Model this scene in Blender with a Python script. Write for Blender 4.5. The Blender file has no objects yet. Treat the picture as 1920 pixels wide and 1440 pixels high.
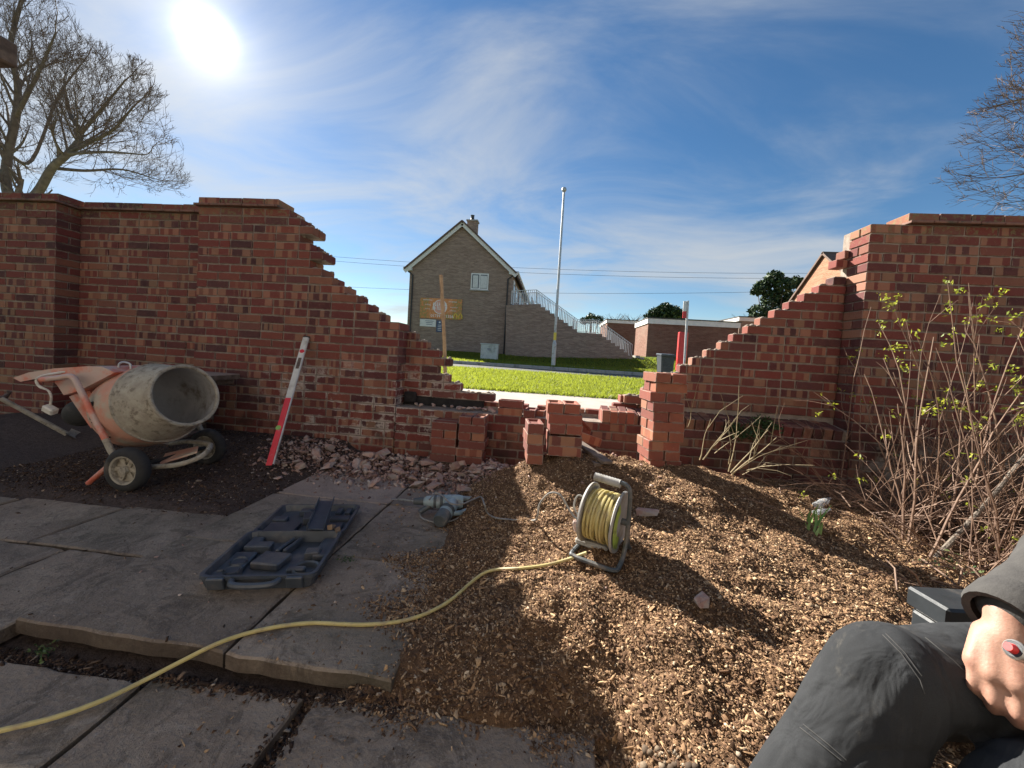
import bpy, bmesh, math, random
import numpy as np
from mathutils import Vector, Matrix, Euler, noise

EXPO, SKYS, CLX, CLY, CLB = 1.75, 0.033, 11.9, 4.4, 6.0   # exposure, sky strength, cloud offsets and brightness
random.seed(7)
rng = np.random.default_rng(11)
S = bpy.context.scene
COL = S.collection
R = math.radians

# ------------------------------------------------------------------ camera
F, CY, CAMZ = 721.0, 690.6, 0.972            # focal length and principal row for a 1920 px wide frame
def cam_axes(a, p, r):
    f0 = Vector((math.sin(a), math.cos(a), 0)); r0 = Vector((math.cos(a), -math.sin(a), 0)); u0 = Vector((0, 0, 1))
    f = f0*math.cos(p)+u0*math.sin(p); u = u0*math.cos(p)-f0*math.sin(p)
    return r0*math.cos(r)+u*math.sin(r), u*math.cos(r)-r0*math.sin(r), f
CR, CU, CF = cam_axes(R(-5.69), R(-2.01), R(3.54))
CAM = Vector((0, 0, CAMZ))
cd = bpy.data.cameras.new('camera'); cam = bpy.data.objects.new('camera', cd); COL.objects.link(cam)
cam.matrix_world = Matrix(((CR.x, CU.x, -CF.x, CAM.x), (CR.y, CU.y, -CF.y, CAM.y), (CR.z, CU.z, -CF.z, CAM.z), (0, 0, 0, 1)))
cd.sensor_fit = 'HORIZONTAL'; cd.sensor_width = 36; cd.lens = F/1920*36; cd.shift_y = (CY-720)/1920
cd.clip_start = 0.03; cd.clip_end = 2000
S.camera = cam

# ------------------------------------------------------------------ sun, sky, exposure
SUN = Vector((-0.611, 0.608, 0.503)).normalized()      # towards the sun: high on the left, beyond the wall
sl = bpy.data.lights.new('sun', 'SUN'); sl.energy = 5.0; sl.angle = R(0.53); sl.color = (1, .94, .84)
so = bpy.data.objects.new('sun', sl); COL.objects.link(so); so.rotation_euler = SUN.to_track_quat('Z', 'Y').to_euler()
W = bpy.data.worlds.new('World'); S.world = W; W.use_nodes = True
nt = W.node_tree; nt.nodes.clear()
def wn(t, **k):
    n = nt.nodes.new(t)
    for a, b in k.items(): setattr(n, a, b)
    return n
def wmath(op, a, b=None, c=None):
    n = wn('ShaderNodeMath', operation=op)
    for i, v in enumerate((a, b, c)):
        if v is None: continue
        if isinstance(v, (int, float)): n.inputs[i].default_value = v
        else: nt.links.new(v, n.inputs[i])
    return n.outputs[0]
sky = wn('ShaderNodeTexSky', sky_type='NISHITA', sun_disc=False, sun_elevation=math.asin(SUN.z),
         sun_rotation=math.atan2(SUN.x, SUN.y), altitude=60, air_density=1.0, dust_density=.08, ozone_density=1.8)
tc = wn('ShaderNodeTexCoord'); sep = wn('ShaderNodeSeparateXYZ'); nt.links.new(tc.outputs['Generated'], sep.inputs[0])
zc = wmath('ADD', wmath('MAXIMUM', sep.outputs[2], 0.0), 0.16)
u = wmath('DIVIDE', sep.outputs[0], zc); v = wmath('DIVIDE', sep.outputs[1], zc)
def wnoise(sx, sy, off, detail, dist, rot):
    cmb = wn('ShaderNodeCombineXYZ'); nt.links.new(u, cmb.inputs[0]); nt.links.new(v, cmb.inputs[1])
    mp = wn('ShaderNodeMapping'); mp.inputs['Rotation'].default_value = (0, 0, rot); mp.inputs['Scale'].default_value = (sx, sy, 1); mp.inputs['Location'].default_value = off
    nt.links.new(cmb.outputs[0], mp.inputs[0])
    nz = wn('ShaderNodeTexNoise'); nz.inputs['Scale'].default_value = 1; nz.inputs['Detail'].default_value = detail; nz.inputs['Roughness'].default_value = .58; nz.inputs['Distortion'].default_value = dist
    nt.links.new(mp.outputs[0], nz.inputs['Vector']); return nz.outputs['Fac']
c1 = wnoise(.9, 1.9, (CLX, CLY, 0), 10, .7, .55)
c2 = wnoise(.42, .55, (CLX*2+3.2, CLY+1.7, 0), 2, .3, .3)
cl = wn('ShaderNodeMapRange', interpolation_type='SMOOTHSTEP'); nt.links.new(wmath('MULTIPLY_ADD', c2, 1.0, wmath('MULTIPLY', c1, .75)), cl.inputs[0])
cl.inputs[1].default_value = .75; cl.inputs[2].default_value = 1.16
dt = wn('ShaderNodeVectorMath', operation='DOT_PRODUCT'); nt.links.new(tc.outputs['Generated'], dt.inputs[0]); dt.inputs[1].default_value = SUN
cosg = wmath('MAXIMUM', dt.outputs['Value'], 0.0)
glow = wmath('ADD', wmath('ADD', wmath('MULTIPLY', wmath('POWER', cosg, 3000), 24.0), wmath('MULTIPLY', wmath('POWER', cosg, 600), 4.0)), wmath('ADD', wmath('MULTIPLY', wmath('POWER', cosg, 120), 1.3), wmath('MULTIPLY', wmath('POWER', cosg, 12), .25)))
cb = wmath('ADD', wmath('MULTIPLY', wmath('POWER', cosg, 6), 1.0), CLB)
cc = wn('ShaderNodeVectorMath', operation='SCALE'); cc.inputs[0].default_value = (.93, .97, 1.0); nt.links.new(cb, cc.inputs['Scale'])
hs_ = wn('ShaderNodeHueSaturation'); hs_.inputs['Saturation'].default_value = 1.24; hs_.inputs['Value'].default_value = 1.12; nt.links.new(sky.outputs[0], hs_.inputs['Color'])
mx = wn('ShaderNodeMixRGB'); nt.links.new(wmath('MULTIPLY', cl.outputs[0], .85), mx.inputs[0]); nt.links.new(hs_.outputs[0], mx.inputs[1]); nt.links.new(cc.outputs[0], mx.inputs[2])
gv = wn('ShaderNodeVectorMath', operation='SCALE'); gv.inputs[0].default_value = (1, .97, .9); nt.links.new(glow, gv.inputs['Scale'])
ad = wn('ShaderNodeVectorMath', operation='ADD'); nt.links.new(mx.outputs[0], ad.inputs[0]); nt.links.new(gv.outputs[0], ad.inputs[1])
bg = wn('ShaderNodeBackground'); bg.inputs[1].default_value = SKYS; nt.links.new(ad.outputs[0], bg.inputs[0])
ow = wn('ShaderNodeOutputWorld'); nt.links.new(bg.outputs[0], ow.inputs[0])
S.view_settings.view_transform = 'Standard'; S.view_settings.look = 'None'; S.view_settings.gamma = 1
S.view_settings.use_curve_mapping = False; S.view_settings.exposure = EXPO

# ------------------------------------------------------------------ helpers: a point of the photograph at a known depth
def ray(x, y): return CR*((x-960)/F) - CU*((y-CY)/F) + CF
def PY(x, y, Y): d = ray(x, y); return CAM + d*(Y/d.y)
def PZ(x, y, Z=0.0): d = ray(x, y); return CAM + d*((Z-CAMZ)/d.z)
def PX(x, y, X): d = ray(x, y); return CAM + d*(X/d.x)

# ------------------------------------------------------------------ helpers: materials
MATS = {}
class NM:
    """small node-material builder"""
    def __init__(s, name):
        s.m = bpy.data.materials.new(name); s.m.use_nodes = True; s.t = s.m.node_tree
        s.b = s.t.nodes['Principled BSDF']; MATS[name] = s.m
    def n(s, t, **k):
        o = s.t.nodes.new(t)
        for a, b in k.items(): setattr(o, a, b)
        return o
    def l(s, a, b): s.t.links.new(a, b)
    def set(s, sock, v):
        if isinstance(v, (int, float)): sock.default_value = v
        elif isinstance(v, (tuple, list)): sock.default_value = tuple(v)+((1,) if len(v) == 3 and sock.type == 'RGBA' else ())
        else: s.l(v, sock)
    def math(s, op, a, b=0.0, clamp=False):
        o = s.n('ShaderNodeMath', operation=op, use_clamp=clamp); s.set(o.inputs[0], a); s.set(o.inputs[1], b); return o.outputs[0]
    def noise(s, scale, detail=4, rough=.55, vec=None, dist=0.0, dim='3D', w=None):
        o = s.n('ShaderNodeTexNoise', noise_dimensions=dim); o.inputs['Scale'].default_value = scale; o.inputs['Detail'].default_value = detail
        o.inputs['Roughness'].default_value = rough; o.inputs['Distortion'].default_value = dist
        if vec is not None: s.l(vec, o.inputs['Vector'])
        if w is not None: s.l(w, o.inputs['W'])
        return o.outputs['Fac']
    def ramp(s, fac, stops, interp='LINEAR'):
        o = s.n('ShaderNodeValToRGB'); o.color_ramp.interpolation = interp; e = o.color_ramp.elements
        while len(e) < len(stops): e.new(.5)
        for q, (p, c) in zip(e, stops): q.position = p; q.color = tuple(c)+((1,) if len(c) == 3 else ())
        s.l(fac, o.inputs[0]); return o.outputs[0]
    def mr(s, v, a, b, c=0.0, d=1.0, smooth=True):
        o = s.n('ShaderNodeMapRange', interpolation_type='SMOOTHSTEP' if smooth else 'LINEAR'); s.l(v, o.inputs[0])
        for i, q in enumerate((a, b, c, d)): o.inputs[i+1].default_value = q
        return o.outputs[0]
    def mix(s, f, a, b, mode='MIX'):
        o = s.n('ShaderNodeMixRGB', blend_type=mode); s.set(o.inputs[0], f); s.set(o.inputs[1], a); s.set(o.inputs[2], b); return o.outputs[0]
    def obj(s): return s.n('ShaderNodeTexCoord').outputs['Object']
    def pos(s): return s.n('ShaderNodeNewGeometry').outputs['Position']
    def rnd(s): return s.n('ShaderNodeObjectInfo').outputs['Random']
    def bump(s, h, strength=.5, dist=.005):
        o = s.n('ShaderNodeBump'); o.inputs['Strength'].default_value = strength; o.inputs['Distance'].default_value = dist; s.l(h, o.inputs['Height']); s.l(o.outputs[0], s.b.inputs['Normal'])
    def out(s, col, rough=.8, metal=0.0, spec=None):
        s.set(s.b.inputs['Base Color'], col); s.set(s.b.inputs['Roughness'], rough); s.set(s.b.inputs['Metallic'], metal)
        if spec is not None: s.b.inputs['Specular IOR Level'].default_value = spec
        return s.m
def simple(name, a, b, scale=20, rough=.7, metal=0.0, bump=.25, dist=.002, spec=None, dirt=None, dscale=6, dlev=(.5, .7), rvar=0.0, world=False):
    """two-tone noise material with optional dirt layer and a fine bump"""
    k = NM(name); v = k.pos() if world else k.obj()
    col = k.ramp(k.noise(scale, 5, .6, v), [(.3, a), (.7, b)])
    if dirt: col = k.mix(k.mr(k.noise(dscale, 6, .65, v), *dlev), col, dirt)
    if rvar: col = k.mix(k.math('MULTIPLY', k.rnd(), rvar), col, (0, 0, 0))
    if bump: k.bump(k.noise(scale*5, 4, .6, v), bump, dist)
    return k.out(col, rough, metal, spec)

# ------------------------------------------------------------------ helpers: meshes
class MB:
    def __init__(s): s.v = []; s.f = []; s.sm = []
    def add(s, V, Fc, M=None, smooth=False):
        o = len(s.v)
        s.v += [tuple(M @ Vector(p)) for p in V] if M is not None else [tuple(p) for p in V]
        s.f += [tuple(i+o for i in q) for q in Fc]; s.sm += [smooth]*len(Fc); return s
    def box(s, c, d, rot=None, bev=0.0, M=None):
        V, Fc = boxgeo(tuple(d), bev)
        T = Matrix.Translation(Vector(c))
        if rot is not None: T = T @ (Euler(rot).to_matrix().to_4x4() if not isinstance(rot, Matrix) else rot.to_4x4())
        if M is not None: T = M @ T
        return s.add(V, Fc, T, False)
    def tube(s, P, r, n=8, cap=True, smooth=True, closed=False):
        P = [Vector(p) for p in P]; m = len(P); rr = r if hasattr(r, '__len__') else [r]*m
        t0 = (P[1]-P[0]).normalized(); up = Vector((0, 0, 1)) if abs(t0.z) < .9 else Vector((1, 0, 0))
        x = t0.cross(up).normalized(); V = []; Fc = []
        for i in range(m):
            if closed: t = (P[(i+1) % m]-P[i-1]).normalized()
            else: t = (P[min(i+1, m-1)]-P[max(i-1, 0)]).normalized()
            x = (x-t*x.dot(t)); x = x.normalized() if x.length > 1e-6 else t.orthogonal().normalized()
            y = t.cross(x)
            for k in range(n):
                a = 2*math.pi*k/n; V.append(P[i]+x*(rr[i]*math.cos(a))+y*(rr[i]*math.sin(a)))
        for i in range(m if closed else m-1):
            for k in range(n):
                a, b = i*n+k, i*n+(k+1) % n; c, d = ((i+1) % m)*n+(k+1) % n, ((i+1) % m)*n+k
                Fc.append((a, d, c, b))
        if cap and not closed: Fc.append(tuple(range(n))); Fc.append(tuple(range((m-1)*n+n-1, (m-1)*n-1, -1)))
        return s.add(V, Fc, None, smooth)
    def lathe(s, prof, n=32, M=None, smooth=True):
        V = []; Fc = []
        for (r, z) in prof:
            for k in range(n): a = 2*math.pi*k/n; V.append((r*math.cos(a), r*math.sin(a), z))
        for i in range(len(prof)-1):
            for k in range(n): Fc.append((i*n+k, i*n+(k+1) % n, (i+1)*n+(k+1) % n, (i+1)*n+k))
        return s.add(V, Fc, M, smooth)
    def prism(s, poly, h, M=None):
        """polygon in local xy, thickness h along local z (centred)"""
        n = len(poly); V = [(p[0], p[1], -h/2) for p in poly]+[(p[0], p[1], h/2) for p in poly]
        Fc = [tuple(range(n-1, -1, -1)), tuple(range(n, 2*n))]+[(i, (i+1) % n, n+(i+1) % n, n+i) for i in range(n)]
        return s.add(V, Fc, M, False)
    def build(s, name, mat, parent=None, angle=40):
        me = bpy.data.meshes.new(name); me.from_pydata(s.v, [], s.f)
        if any(s.sm):
            me.polygons.foreach_set('use_smooth', [True]*len(s.f)); me.update()
            me.set_sharp_from_angle(angle=R(angle))
        me.update()
        return link(name, me, mat, parent)
_bg = {}
def boxgeo(d, bev):
    k = (round(d[0], 5), round(d[1], 5), round(d[2], 5), round(bev, 5))
    if k in _bg: return _bg[k]
    bm = bmesh.new(); bmesh.ops.create_cube(bm, size=1)
    for q in bm.verts: q.co = Vector((q.co.x*d[0], q.co.y*d[1], q.co.z*d[2]))
    if bev: bmesh.ops.bevel(bm, geom=bm.edges[:], offset=bev, segments=1, affect='EDGES', profile=.7)
    bm.verts.index_update(); r = ([tuple(q.co) for q in bm.verts], [tuple(q.index for q in f.verts) for f in bm.faces]); bm.free()
    _bg[k] = r; return r
def link(name, me, mat, parent=None):
    o = bpy.data.objects.new(name, me); COL.objects.link(o)
    if mat is not None and len(me.materials) == 0: me.materials.append(MATS[mat] if isinstance(mat, str) else mat)
    if parent is not None: setpar(o, parent)
    return o
def setpar(o, parent):
    o.parent = parent; o.matrix_parent_inverse = pinv(parent)
def pinv(p):
    m = p.matrix_basis.copy(); q = p
    while q.parent is not None: m = q.parent.matrix_basis @ q.matrix_parent_inverse @ m; q = q.parent
    return m.inverted()
def tag(o, label=None, cat=None, group=None, kind=None):
    if label: o['label'] = label
    if cat: o['category'] = cat
    if group: o['group'] = group
    if kind: o['kind'] = kind
    return o
def thing(name, label, cat, loc=(0, 0, 0), group=None):
    o = bpy.data.objects.new(name, None); COL.objects.link(o); o.location = loc; o.empty_display_size = .1
    return tag(o, label, cat, group)
def npmesh(name, V, Fc, mat, parent=None, smooth=False):
    """fast mesh from numpy arrays: V (n,3), Fc (m,k) with equal-sized faces"""
    me = bpy.data.meshes.new(name); n, (m, k) = len(V), Fc.shape
    me.vertices.add(n); me.vertices.foreach_set('co', np.ascontiguousarray(V, np.float32).ravel())
    me.loops.add(m*k); me.loops.foreach_set('vertex_index', np.ascontiguousarray(Fc, np.int32).ravel())
    me.polygons.add(m); me.polygons.foreach_set('loop_start', np.arange(0, m*k, k, dtype=np.int32))
    if smooth: me.polygons.foreach_set('use_smooth', np.ones(m, bool))
    me.update(calc_edges=True); me.validate()
    return link(name, me, mat, parent)
def fattr(me, name, vals): a = me.attributes.new(name, 'FLOAT', 'POINT'); a.data.foreach_set('value', np.ascontiguousarray(vals, np.float32))
def spline(P, k=8):
    """Catmull-Rom through the points"""
    P = [Vector(p) for p in P]; Q = [P[0]*2-P[1]]+P+[P[-1]*2-P[-2]]; out = []
    for i in range(1, len(Q)-2):
        for j in range(k):
            t = j/k; a, b, c, d = Q[i-1], Q[i], Q[i+1], Q[i+2]
            out.append(.5*((2*b)+(c-a)*t+(2*a-5*b+4*c-d)*t*t+(3*b-a-3*c+d)*t**3))
    return out+[P[-1]]
def frame(o, x, z):
    """matrix with origin o, local x along x, local z as near z as can be"""
    x = Vector(x).normalized(); y = Vector(z).cross(x).normalized(); z = x.cross(y)
    return Matrix(((x.x, y.x, z.x, o[0]), (x.y, y.y, z.y, o[1]), (x.z, y.z, z.z, o[2]), (0, 0, 0, 1)))
# ------------------------------------------------------------------ materials
def brick_mat(name, reds, buff, smear, white=0.0, band=.45):
    k = NM(name); at = k.n('ShaderNodeAttribute', attribute_name='bed'); ar = k.n('ShaderNodeAttribute', attribute_name='brnd')
    r = k.math('FRACT', k.math('ADD', k.rnd(), ar.outputs['Fac'])); r2 = k.math('FRACT', k.math('MULTIPLY', r, 17.31)); r3 = k.math('FRACT', k.math('MULTIPLY', r, 53.7))
    sp = k.n('ShaderNodeSeparateXYZ'); k.l(at.outputs['Vector'], sp.inputs[0])
    P = k.pos(); fine = k.noise(60, 5, .65, P); mid = k.noise(14, 4, .6, P)
    base = k.ramp(r, [(i/(len(reds)-1), c_) for i, c_ in enumerate(reds)])
    base = k.mix(k.mr(mid, .35, .75, 0, .45), base, (.16, .06, .05))
    w = k.math('ADD', k.math('MULTIPLY', sp.outputs[0], 1.15), k.math('MULTIPLY', r2, 80))
    bn = k.noise(1.0, 0, .5, None, 0, '1D', w)
    bands = k.math('MULTIPLY', k.mr(k.math('ADD', bn, k.math('MULTIPLY', fine, .06)), .53, .56), k.mr(r3, band, band+.1))
    base = k.mix(k.math('MULTIPLY', bands, .55), base, k.mix(r2, buff, (.40, .20, .13)))
    base = k.mix(k.mr(fine, .55, .8, 0, .3), base, (.38, .25, .19))
    ex = k.math('MULTIPLY', k.math('SUBTRACT', 1.0, k.math('ABSOLUTE', sp.outputs[0])), .1075)
    ez = k.math('MULTIPLY', k.math('SUBTRACT', 1.0, k.math('ABSOLUTE', sp.outputs[2])), .0325)
    ey = k.math('MULTIPLY', k.math('SUBTRACT', 1.0, k.math('ABSOLUTE', sp.outputs[1])), .0512)
    med = k.math('MAXIMUM', k.math('MINIMUM', ex, ez), k.math('MINIMUM', k.math('MAXIMUM', ex, ez), ey))      # distance to the nearest arris of this face
    e = k.math('SUBTRACT', med, k.math('MULTIPLY', k.math('SUBTRACT', k.noise(25, 4, .6, P), .38), smear))
    sm = k.mr(e, .0005, .003, 1.0, 0.0)
    base = k.mix(k.math('MULTIPLY', sm, .7), base, (.26, .21, .17))
    if white:
        ps = k.n('ShaderNodeSeparateXYZ'); k.l(P, ps.inputs[0])
        zone = k.math('MULTIPLY', k.math('MULTIPLY', k.mr(ps.outputs[2], .95, .6), k.mr(ps.outputs[2], .02, .2)), k.math('MULTIPLY', k.mr(ps.outputs[0], -2.9, -2.3), k.mr(ps.outputs[0], -.4, -1.0)))
        wz = k.math('MULTIPLY', k.mr(k.math('ADD', k.noise(5.5, 6, .7, P), k.math('MULTIPLY', k.mr(e, 0, .012, .12, 0), 1.0)), .56, .66), zone)
        base = k.mix(k.math('MULTIPLY', wz, white), base, (.55, .48, .42))
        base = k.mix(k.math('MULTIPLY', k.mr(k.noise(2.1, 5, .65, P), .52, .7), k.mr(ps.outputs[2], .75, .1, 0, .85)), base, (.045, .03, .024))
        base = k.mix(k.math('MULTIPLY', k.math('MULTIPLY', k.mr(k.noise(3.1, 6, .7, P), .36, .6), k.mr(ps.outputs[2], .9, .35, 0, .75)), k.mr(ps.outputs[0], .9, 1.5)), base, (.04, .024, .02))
        lich = k.math('MULTIPLY', k.mr(k.noise(30, 4, .7, P), .5, .62), k.mr(ps.outputs[2], 2.0, 2.15, 0, .7))
        base = k.mix(lich, base, (.17, .16, .08))
        # pale efflorescence patch low on the right-hand pier
        pat = k.math('MULTIPLY', k.math('MULTIPLY', k.mr(ps.outputs[0], 2.45, 2.6), k.mr(ps.outputs[2], .47, .38)), k.mr(k.noise(7, 4, .6, P), .45, .58))
        base = k.mix(k.math('MULTIPLY', pat, .6), base, (.42, .38, .31))
    k.bump(k.math('ADD', k.math('MULTIPLY', fine, .7), k.math('MULTIPLY', k.noise(160, 3, .6, P), .5)), .55, .004)
    return k.out(base, .88, 0, .25)
brick_mat('brick', [(.050, .023, .026), (.145, .040, .036), (.19, .048, .038), (.10, .034, .034), (.21, .064, .044), (.155, .041, .036), (.24, .105, .066), (.12, .046, .044), (.065, .031, .032)], (.30, .185, .11), .012, white=.7)
brick_mat('brick_clean', [(.13, .052, .044), (.23, .070, .05), (.28, .088, .056), (.17, .06, .048), (.31, .118, .066), (.21, .066, .05), (.15, .064, .052)], (.36, .21, .12), .022, white=0, band=.62)
k = NM('mortar'); P_ = k.pos(); k.bump(k.noise(120, 4, .65, P_), .7, .006)
k.out(k.ramp(k.noise(16, 6, .65, P_), [(.25, (.155, .12, .10)), (.5, (.27, .225, .19)), (.8, (.37, .32, .275))]), .95, 0, .15)
simple('tile', (.14, .075, .06), (.24, .12, .085), 18, .85, bump=.5, dist=.004, dirt=(.06, .06, .045), world=True)
k = NM('soil'); P_ = k.pos(); ps = k.n('ShaderNodeSeparateXYZ'); k.l(P_, ps.inputs[0])
n1 = k.noise(38, 6, .7, P_); n2 = k.noise(4, 5, .6, P_)
dark = k.ramp(n1, [(.25, (.045, .033, .029)), (.6, (.105, .078, .068)), (.85, (.19, .15, .13))])
mul = k.ramp(n1, [(.25, (.06, .034, .021)), (.5, (.16, .093, .052)), (.8, (.28, .17, .095))])
mk = k.math('ADD', ps.outputs[0], k.math('MULTIPLY', k.math('SUBTRACT', n2, .5), .8))
k.bump(k.math('ADD', n1, k.math('MULTIPLY', k.noise(120, 4, .7, P_), .6)), .9, .02)
k.out(k.mix(k.mr(mk, -.75, -.35), dark, mul), .95, 0, .15)
def chip_mat(name, stops):
    k = NM(name); a = k.n('ShaderNodeAttribute', attribute_name='rv'); P_ = k.pos()
    c = k.ramp(a.outputs['Fac'], stops); c = k.mix(k.mr(k.noise(200, 3, .6, P_), .4, .7, 0, .4), c, (.05, .03, .02)); k.out(c, .9, 0, .2)
chip_mat('mulch', [(0, (.08, .043, .025)), (.22, (.19, .108, .06)), (.55, (.345, .21, .115)), (.82, (.48, .315, .175)), (.96, (.58, .41, .25)), (1, (.66, .52, .36))])
chip_mat('darkmulch', [(0, (.03, .019, .015)), (.4, (.08, .048, .032)), (.75, (.15, .092, .06)), (.95, (.27, .19, .13)), (1, (.5, .42, .34))])
chip_mat('crumb', [(0, (.12, .07, .06)), (.4, (.33, .20, .16)), (.8, (.46, .32, .27)), (1, (.60, .50, .44))])
chip_mat('pebble', [(0, (.06, .042, .03)), (.4, (.13, .095, .065)), (.8, (.24, .185, .13)), (1, (.40, .33, .25))])
k = NM('slab'); P_ = k.pos(); ri = k.rnd()
va = k.n('ShaderNodeVectorMath', operation='ADD'); k.l(P_, va.inputs[0]); vs = k.n('ShaderNodeCombineXYZ'); k.l(k.math('MULTIPLY', ri, 9), vs.inputs[0]); k.l(vs.outputs[0], va.inputs[1]); Q_ = va.outputs[0]
big = k.noise(2.2, 6, .62, Q_, .6); fi = k.noise(45, 6, .7, Q_)
c = k.ramp(big, [(.3, (.18, .135, .10)), (.5, (.27, .212, .162)), (.68, (.35, .285, .222))])
c = k.mix(k.mr(k.noise(9, 6, .75, Q_), .5, .68, 0, .6), c, (.12, .09, .07)); c = k.mix(k.mr(k.noise(3.4, 8, .8, Q_, 1.4),   .52, .70, 0, .6), c, (.44, .365, .29))
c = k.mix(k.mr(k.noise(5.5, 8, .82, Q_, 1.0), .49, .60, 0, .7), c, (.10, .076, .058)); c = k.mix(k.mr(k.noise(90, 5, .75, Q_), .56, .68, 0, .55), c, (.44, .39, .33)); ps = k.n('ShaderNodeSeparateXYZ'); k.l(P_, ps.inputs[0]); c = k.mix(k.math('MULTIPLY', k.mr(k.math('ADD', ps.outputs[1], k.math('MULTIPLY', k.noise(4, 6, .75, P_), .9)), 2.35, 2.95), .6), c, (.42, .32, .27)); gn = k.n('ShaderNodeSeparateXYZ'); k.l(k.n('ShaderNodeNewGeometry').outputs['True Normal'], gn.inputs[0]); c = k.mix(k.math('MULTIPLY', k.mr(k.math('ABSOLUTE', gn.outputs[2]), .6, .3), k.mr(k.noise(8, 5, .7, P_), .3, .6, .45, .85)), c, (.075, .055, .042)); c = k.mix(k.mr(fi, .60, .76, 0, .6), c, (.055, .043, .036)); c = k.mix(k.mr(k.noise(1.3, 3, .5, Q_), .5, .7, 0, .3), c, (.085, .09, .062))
c = k.mix(k.math('MULTIPLY', k.math('SUBTRACT', ri, .3), .35), c, (.06, .055, .05))
k.bump(k.math('ADD', fi, k.math('MULTIPLY', k.noise(9, 6, .75, Q_), 1.5)), .9, .012); k.out(c, k.mr(big, .3, .7, .72, .92), 0, .3)
k = NM('grass_ground'); P_ = k.pos(); n1 = k.noise(5, 6, .7, P_)
k.bump(k.noise(25, 5, .7, P_), .8, .04); k.out(k.ramp(n1, [(.3, (.045, .065, .014)), (.55, (.085, .12, .022)), (.8, (.16, .16, .055))]), .95, 0, .1)
k = NM('blade'); a = k.n('ShaderNodeAttribute', attribute_name='rv')
k.out(k.ramp(a.outputs['Fac'], [(0, (.045, .075, .012)), (.45, (.10, .14, .02)), (.8, (.17, .19, .03)), (1, (.30, .25, .11))]), .6, 0, .3)
tr = k.n('ShaderNodeBsdfTranslucent'); tr.inputs[0].default_value = (.33, .38, .04, 1); ms = k.n('ShaderNodeMixShader'); ms.inputs[0].default_value = .5
k.l(k.b.outputs[0], ms.inputs[1]); k.l(tr.outputs[0], ms.inputs[2]); k.l(ms.outputs[0], k.t.nodes['Material Output'].inputs[0])
simple('path', (.30, .265, .23), (.40, .36, .315), 3, .9, bump=.4, dist=.004, dirt=(.22, .19, .16), dscale=1.2, world=True)
simple('asphalt', (.045, .045, .047), (.075, .073, .072), 30, .75, bump=.5, dist=.005, dirt=(.1, .095, .09), dscale=.8, world=True)
simple('kerb', (.34, .33, .31), (.46, .44, .41), 8, .9, bump=.3, world=True, dirt=(.2, .19, .17), dscale=3)
def far_brick(name, a, b, m):
    k = NM(name); P_ = k.pos(); sp = k.n('ShaderNodeSeparateXYZ'); k.l(P_, sp.inputs[0]); cb = k.n('ShaderNodeCombineXYZ')
    k.l(k.math('ADD', sp.outputs[0], sp.outputs[1]), cb.inputs[0]); k.l(sp.outputs[2], cb.inputs[1])
    bt = k.n('ShaderNodeTexBrick'); k.l(cb.outputs[0], bt.inputs[0]); bt.inputs['Scale'].default_value = 1; bt.inputs['Brick Width'].default_value = .225; bt.inputs['Row Height'].default_value = .075
    bt.inputs['Mortar Size'].default_value = .006; bt.inputs['Color1'].default_value = a+(1,); bt.inputs['Color2'].default_value = b+(1,); bt.inputs['Mortar'].default_value = m+(1,); bt.inputs['Bias'].default_value = -.1
    mp = k.n('ShaderNodeMapping'); mp.inputs['Scale'].default_value = (1.1, 1.1, 7); k.l(P_, mp.inputs[0])
    c = k.mix(k.mr(k.noise(1.5, 6, .7, mp.outputs[0]), .35, .65, 0, .5), bt.outputs[0], (a[0]*.5, a[1]*.5, a[2]*.5))
    c = k.mix(k.mr(k.noise(.5, 5, .6, P_), .45, .75, 0, .3), c, (.28, .23, .18)); k.bump(bt.outputs['Fac'], -.4, .01); k.out(c, .9, 0, .2)
far_brick('brown_brick', (.29, .195, .15), (.40, .285, .22), (.38, .33, .29))
far_brick('red_brick', (.19, .085, .06), (.25, .12, .085), (.22, .18, .15))
far_brick('orange_brick', (.34, .15, .085), (.42, .21, .125), (.36, .28, .21))
simple('white_paint', (.68, .67, .64), (.8, .79, .76), 6, .5, bump=.1, dirt=(.45, .42, .37), dscale=3, dlev=(.55, .8))
simple('roof_tile', (.10, .065, .05), (.16, .10, .075), 4, .85, bump=.5, dist=.01, world=True)
simple('felt', (.05, .05, .052), (.09, .088, .085), 3, .9, bump=.3, world=True)
simple('galv', (.42, .43, .44), (.55, .56, .57), 10, .45, .6, bump=.1, dirt=(.3, .27, .23), dscale=4)
simple('rail_paint', (.62, .63, .64), (.74, .74, .73), 10, .5, 0, bump=.1)
simple('black_pipe', (.02, .02, .022), (.035, .035, .035), 10, .5, bump=.1)
simple('glass_dark', (.05, .06, .07), (.09, .10, .11), 3, .08, bump=0, spec=.7)
simple('curtain', (.62, .62, .60), (.75, .75, .73), 9, .8, bump=.3)
simple('timber', (.30, .19, .11), (.45, .31, .19), 14, .8, bump=.4, dirt=(.15, .10, .07))
simple('old_timber', (.10, .07, .055), (.2, .15, .115), 18, .85, bump=.5, dirt=(.05, .035, .03))
simple('bark', (.10, .08, .065), (.20, .165, .13), 9, .95, bump=.7, dist=.02)
simple('twig', (.10, .07, .055), (.17, .125, .10), 20, .9, bump=0)
simple('stem', (.13, .072, .05), (.25, .155, .10), 25, .75, bump=.3, rvar=.45)
simple('stem_pale', (.26, .21, .12), (.38, .31, .19), 25, .8, bump=.3)
simple('red_paint', (.55, .03, .035), (.65, .045, .04), 10, .35, bump=.1)
simple('bin_plastic', (.03, .036, .042), (.05, .058, .066), 10, .45, bump=.15)
simple('bin_lid', (.04, .048, .056), (.07, .08, .09), 10, .35, bump=.15)
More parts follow.
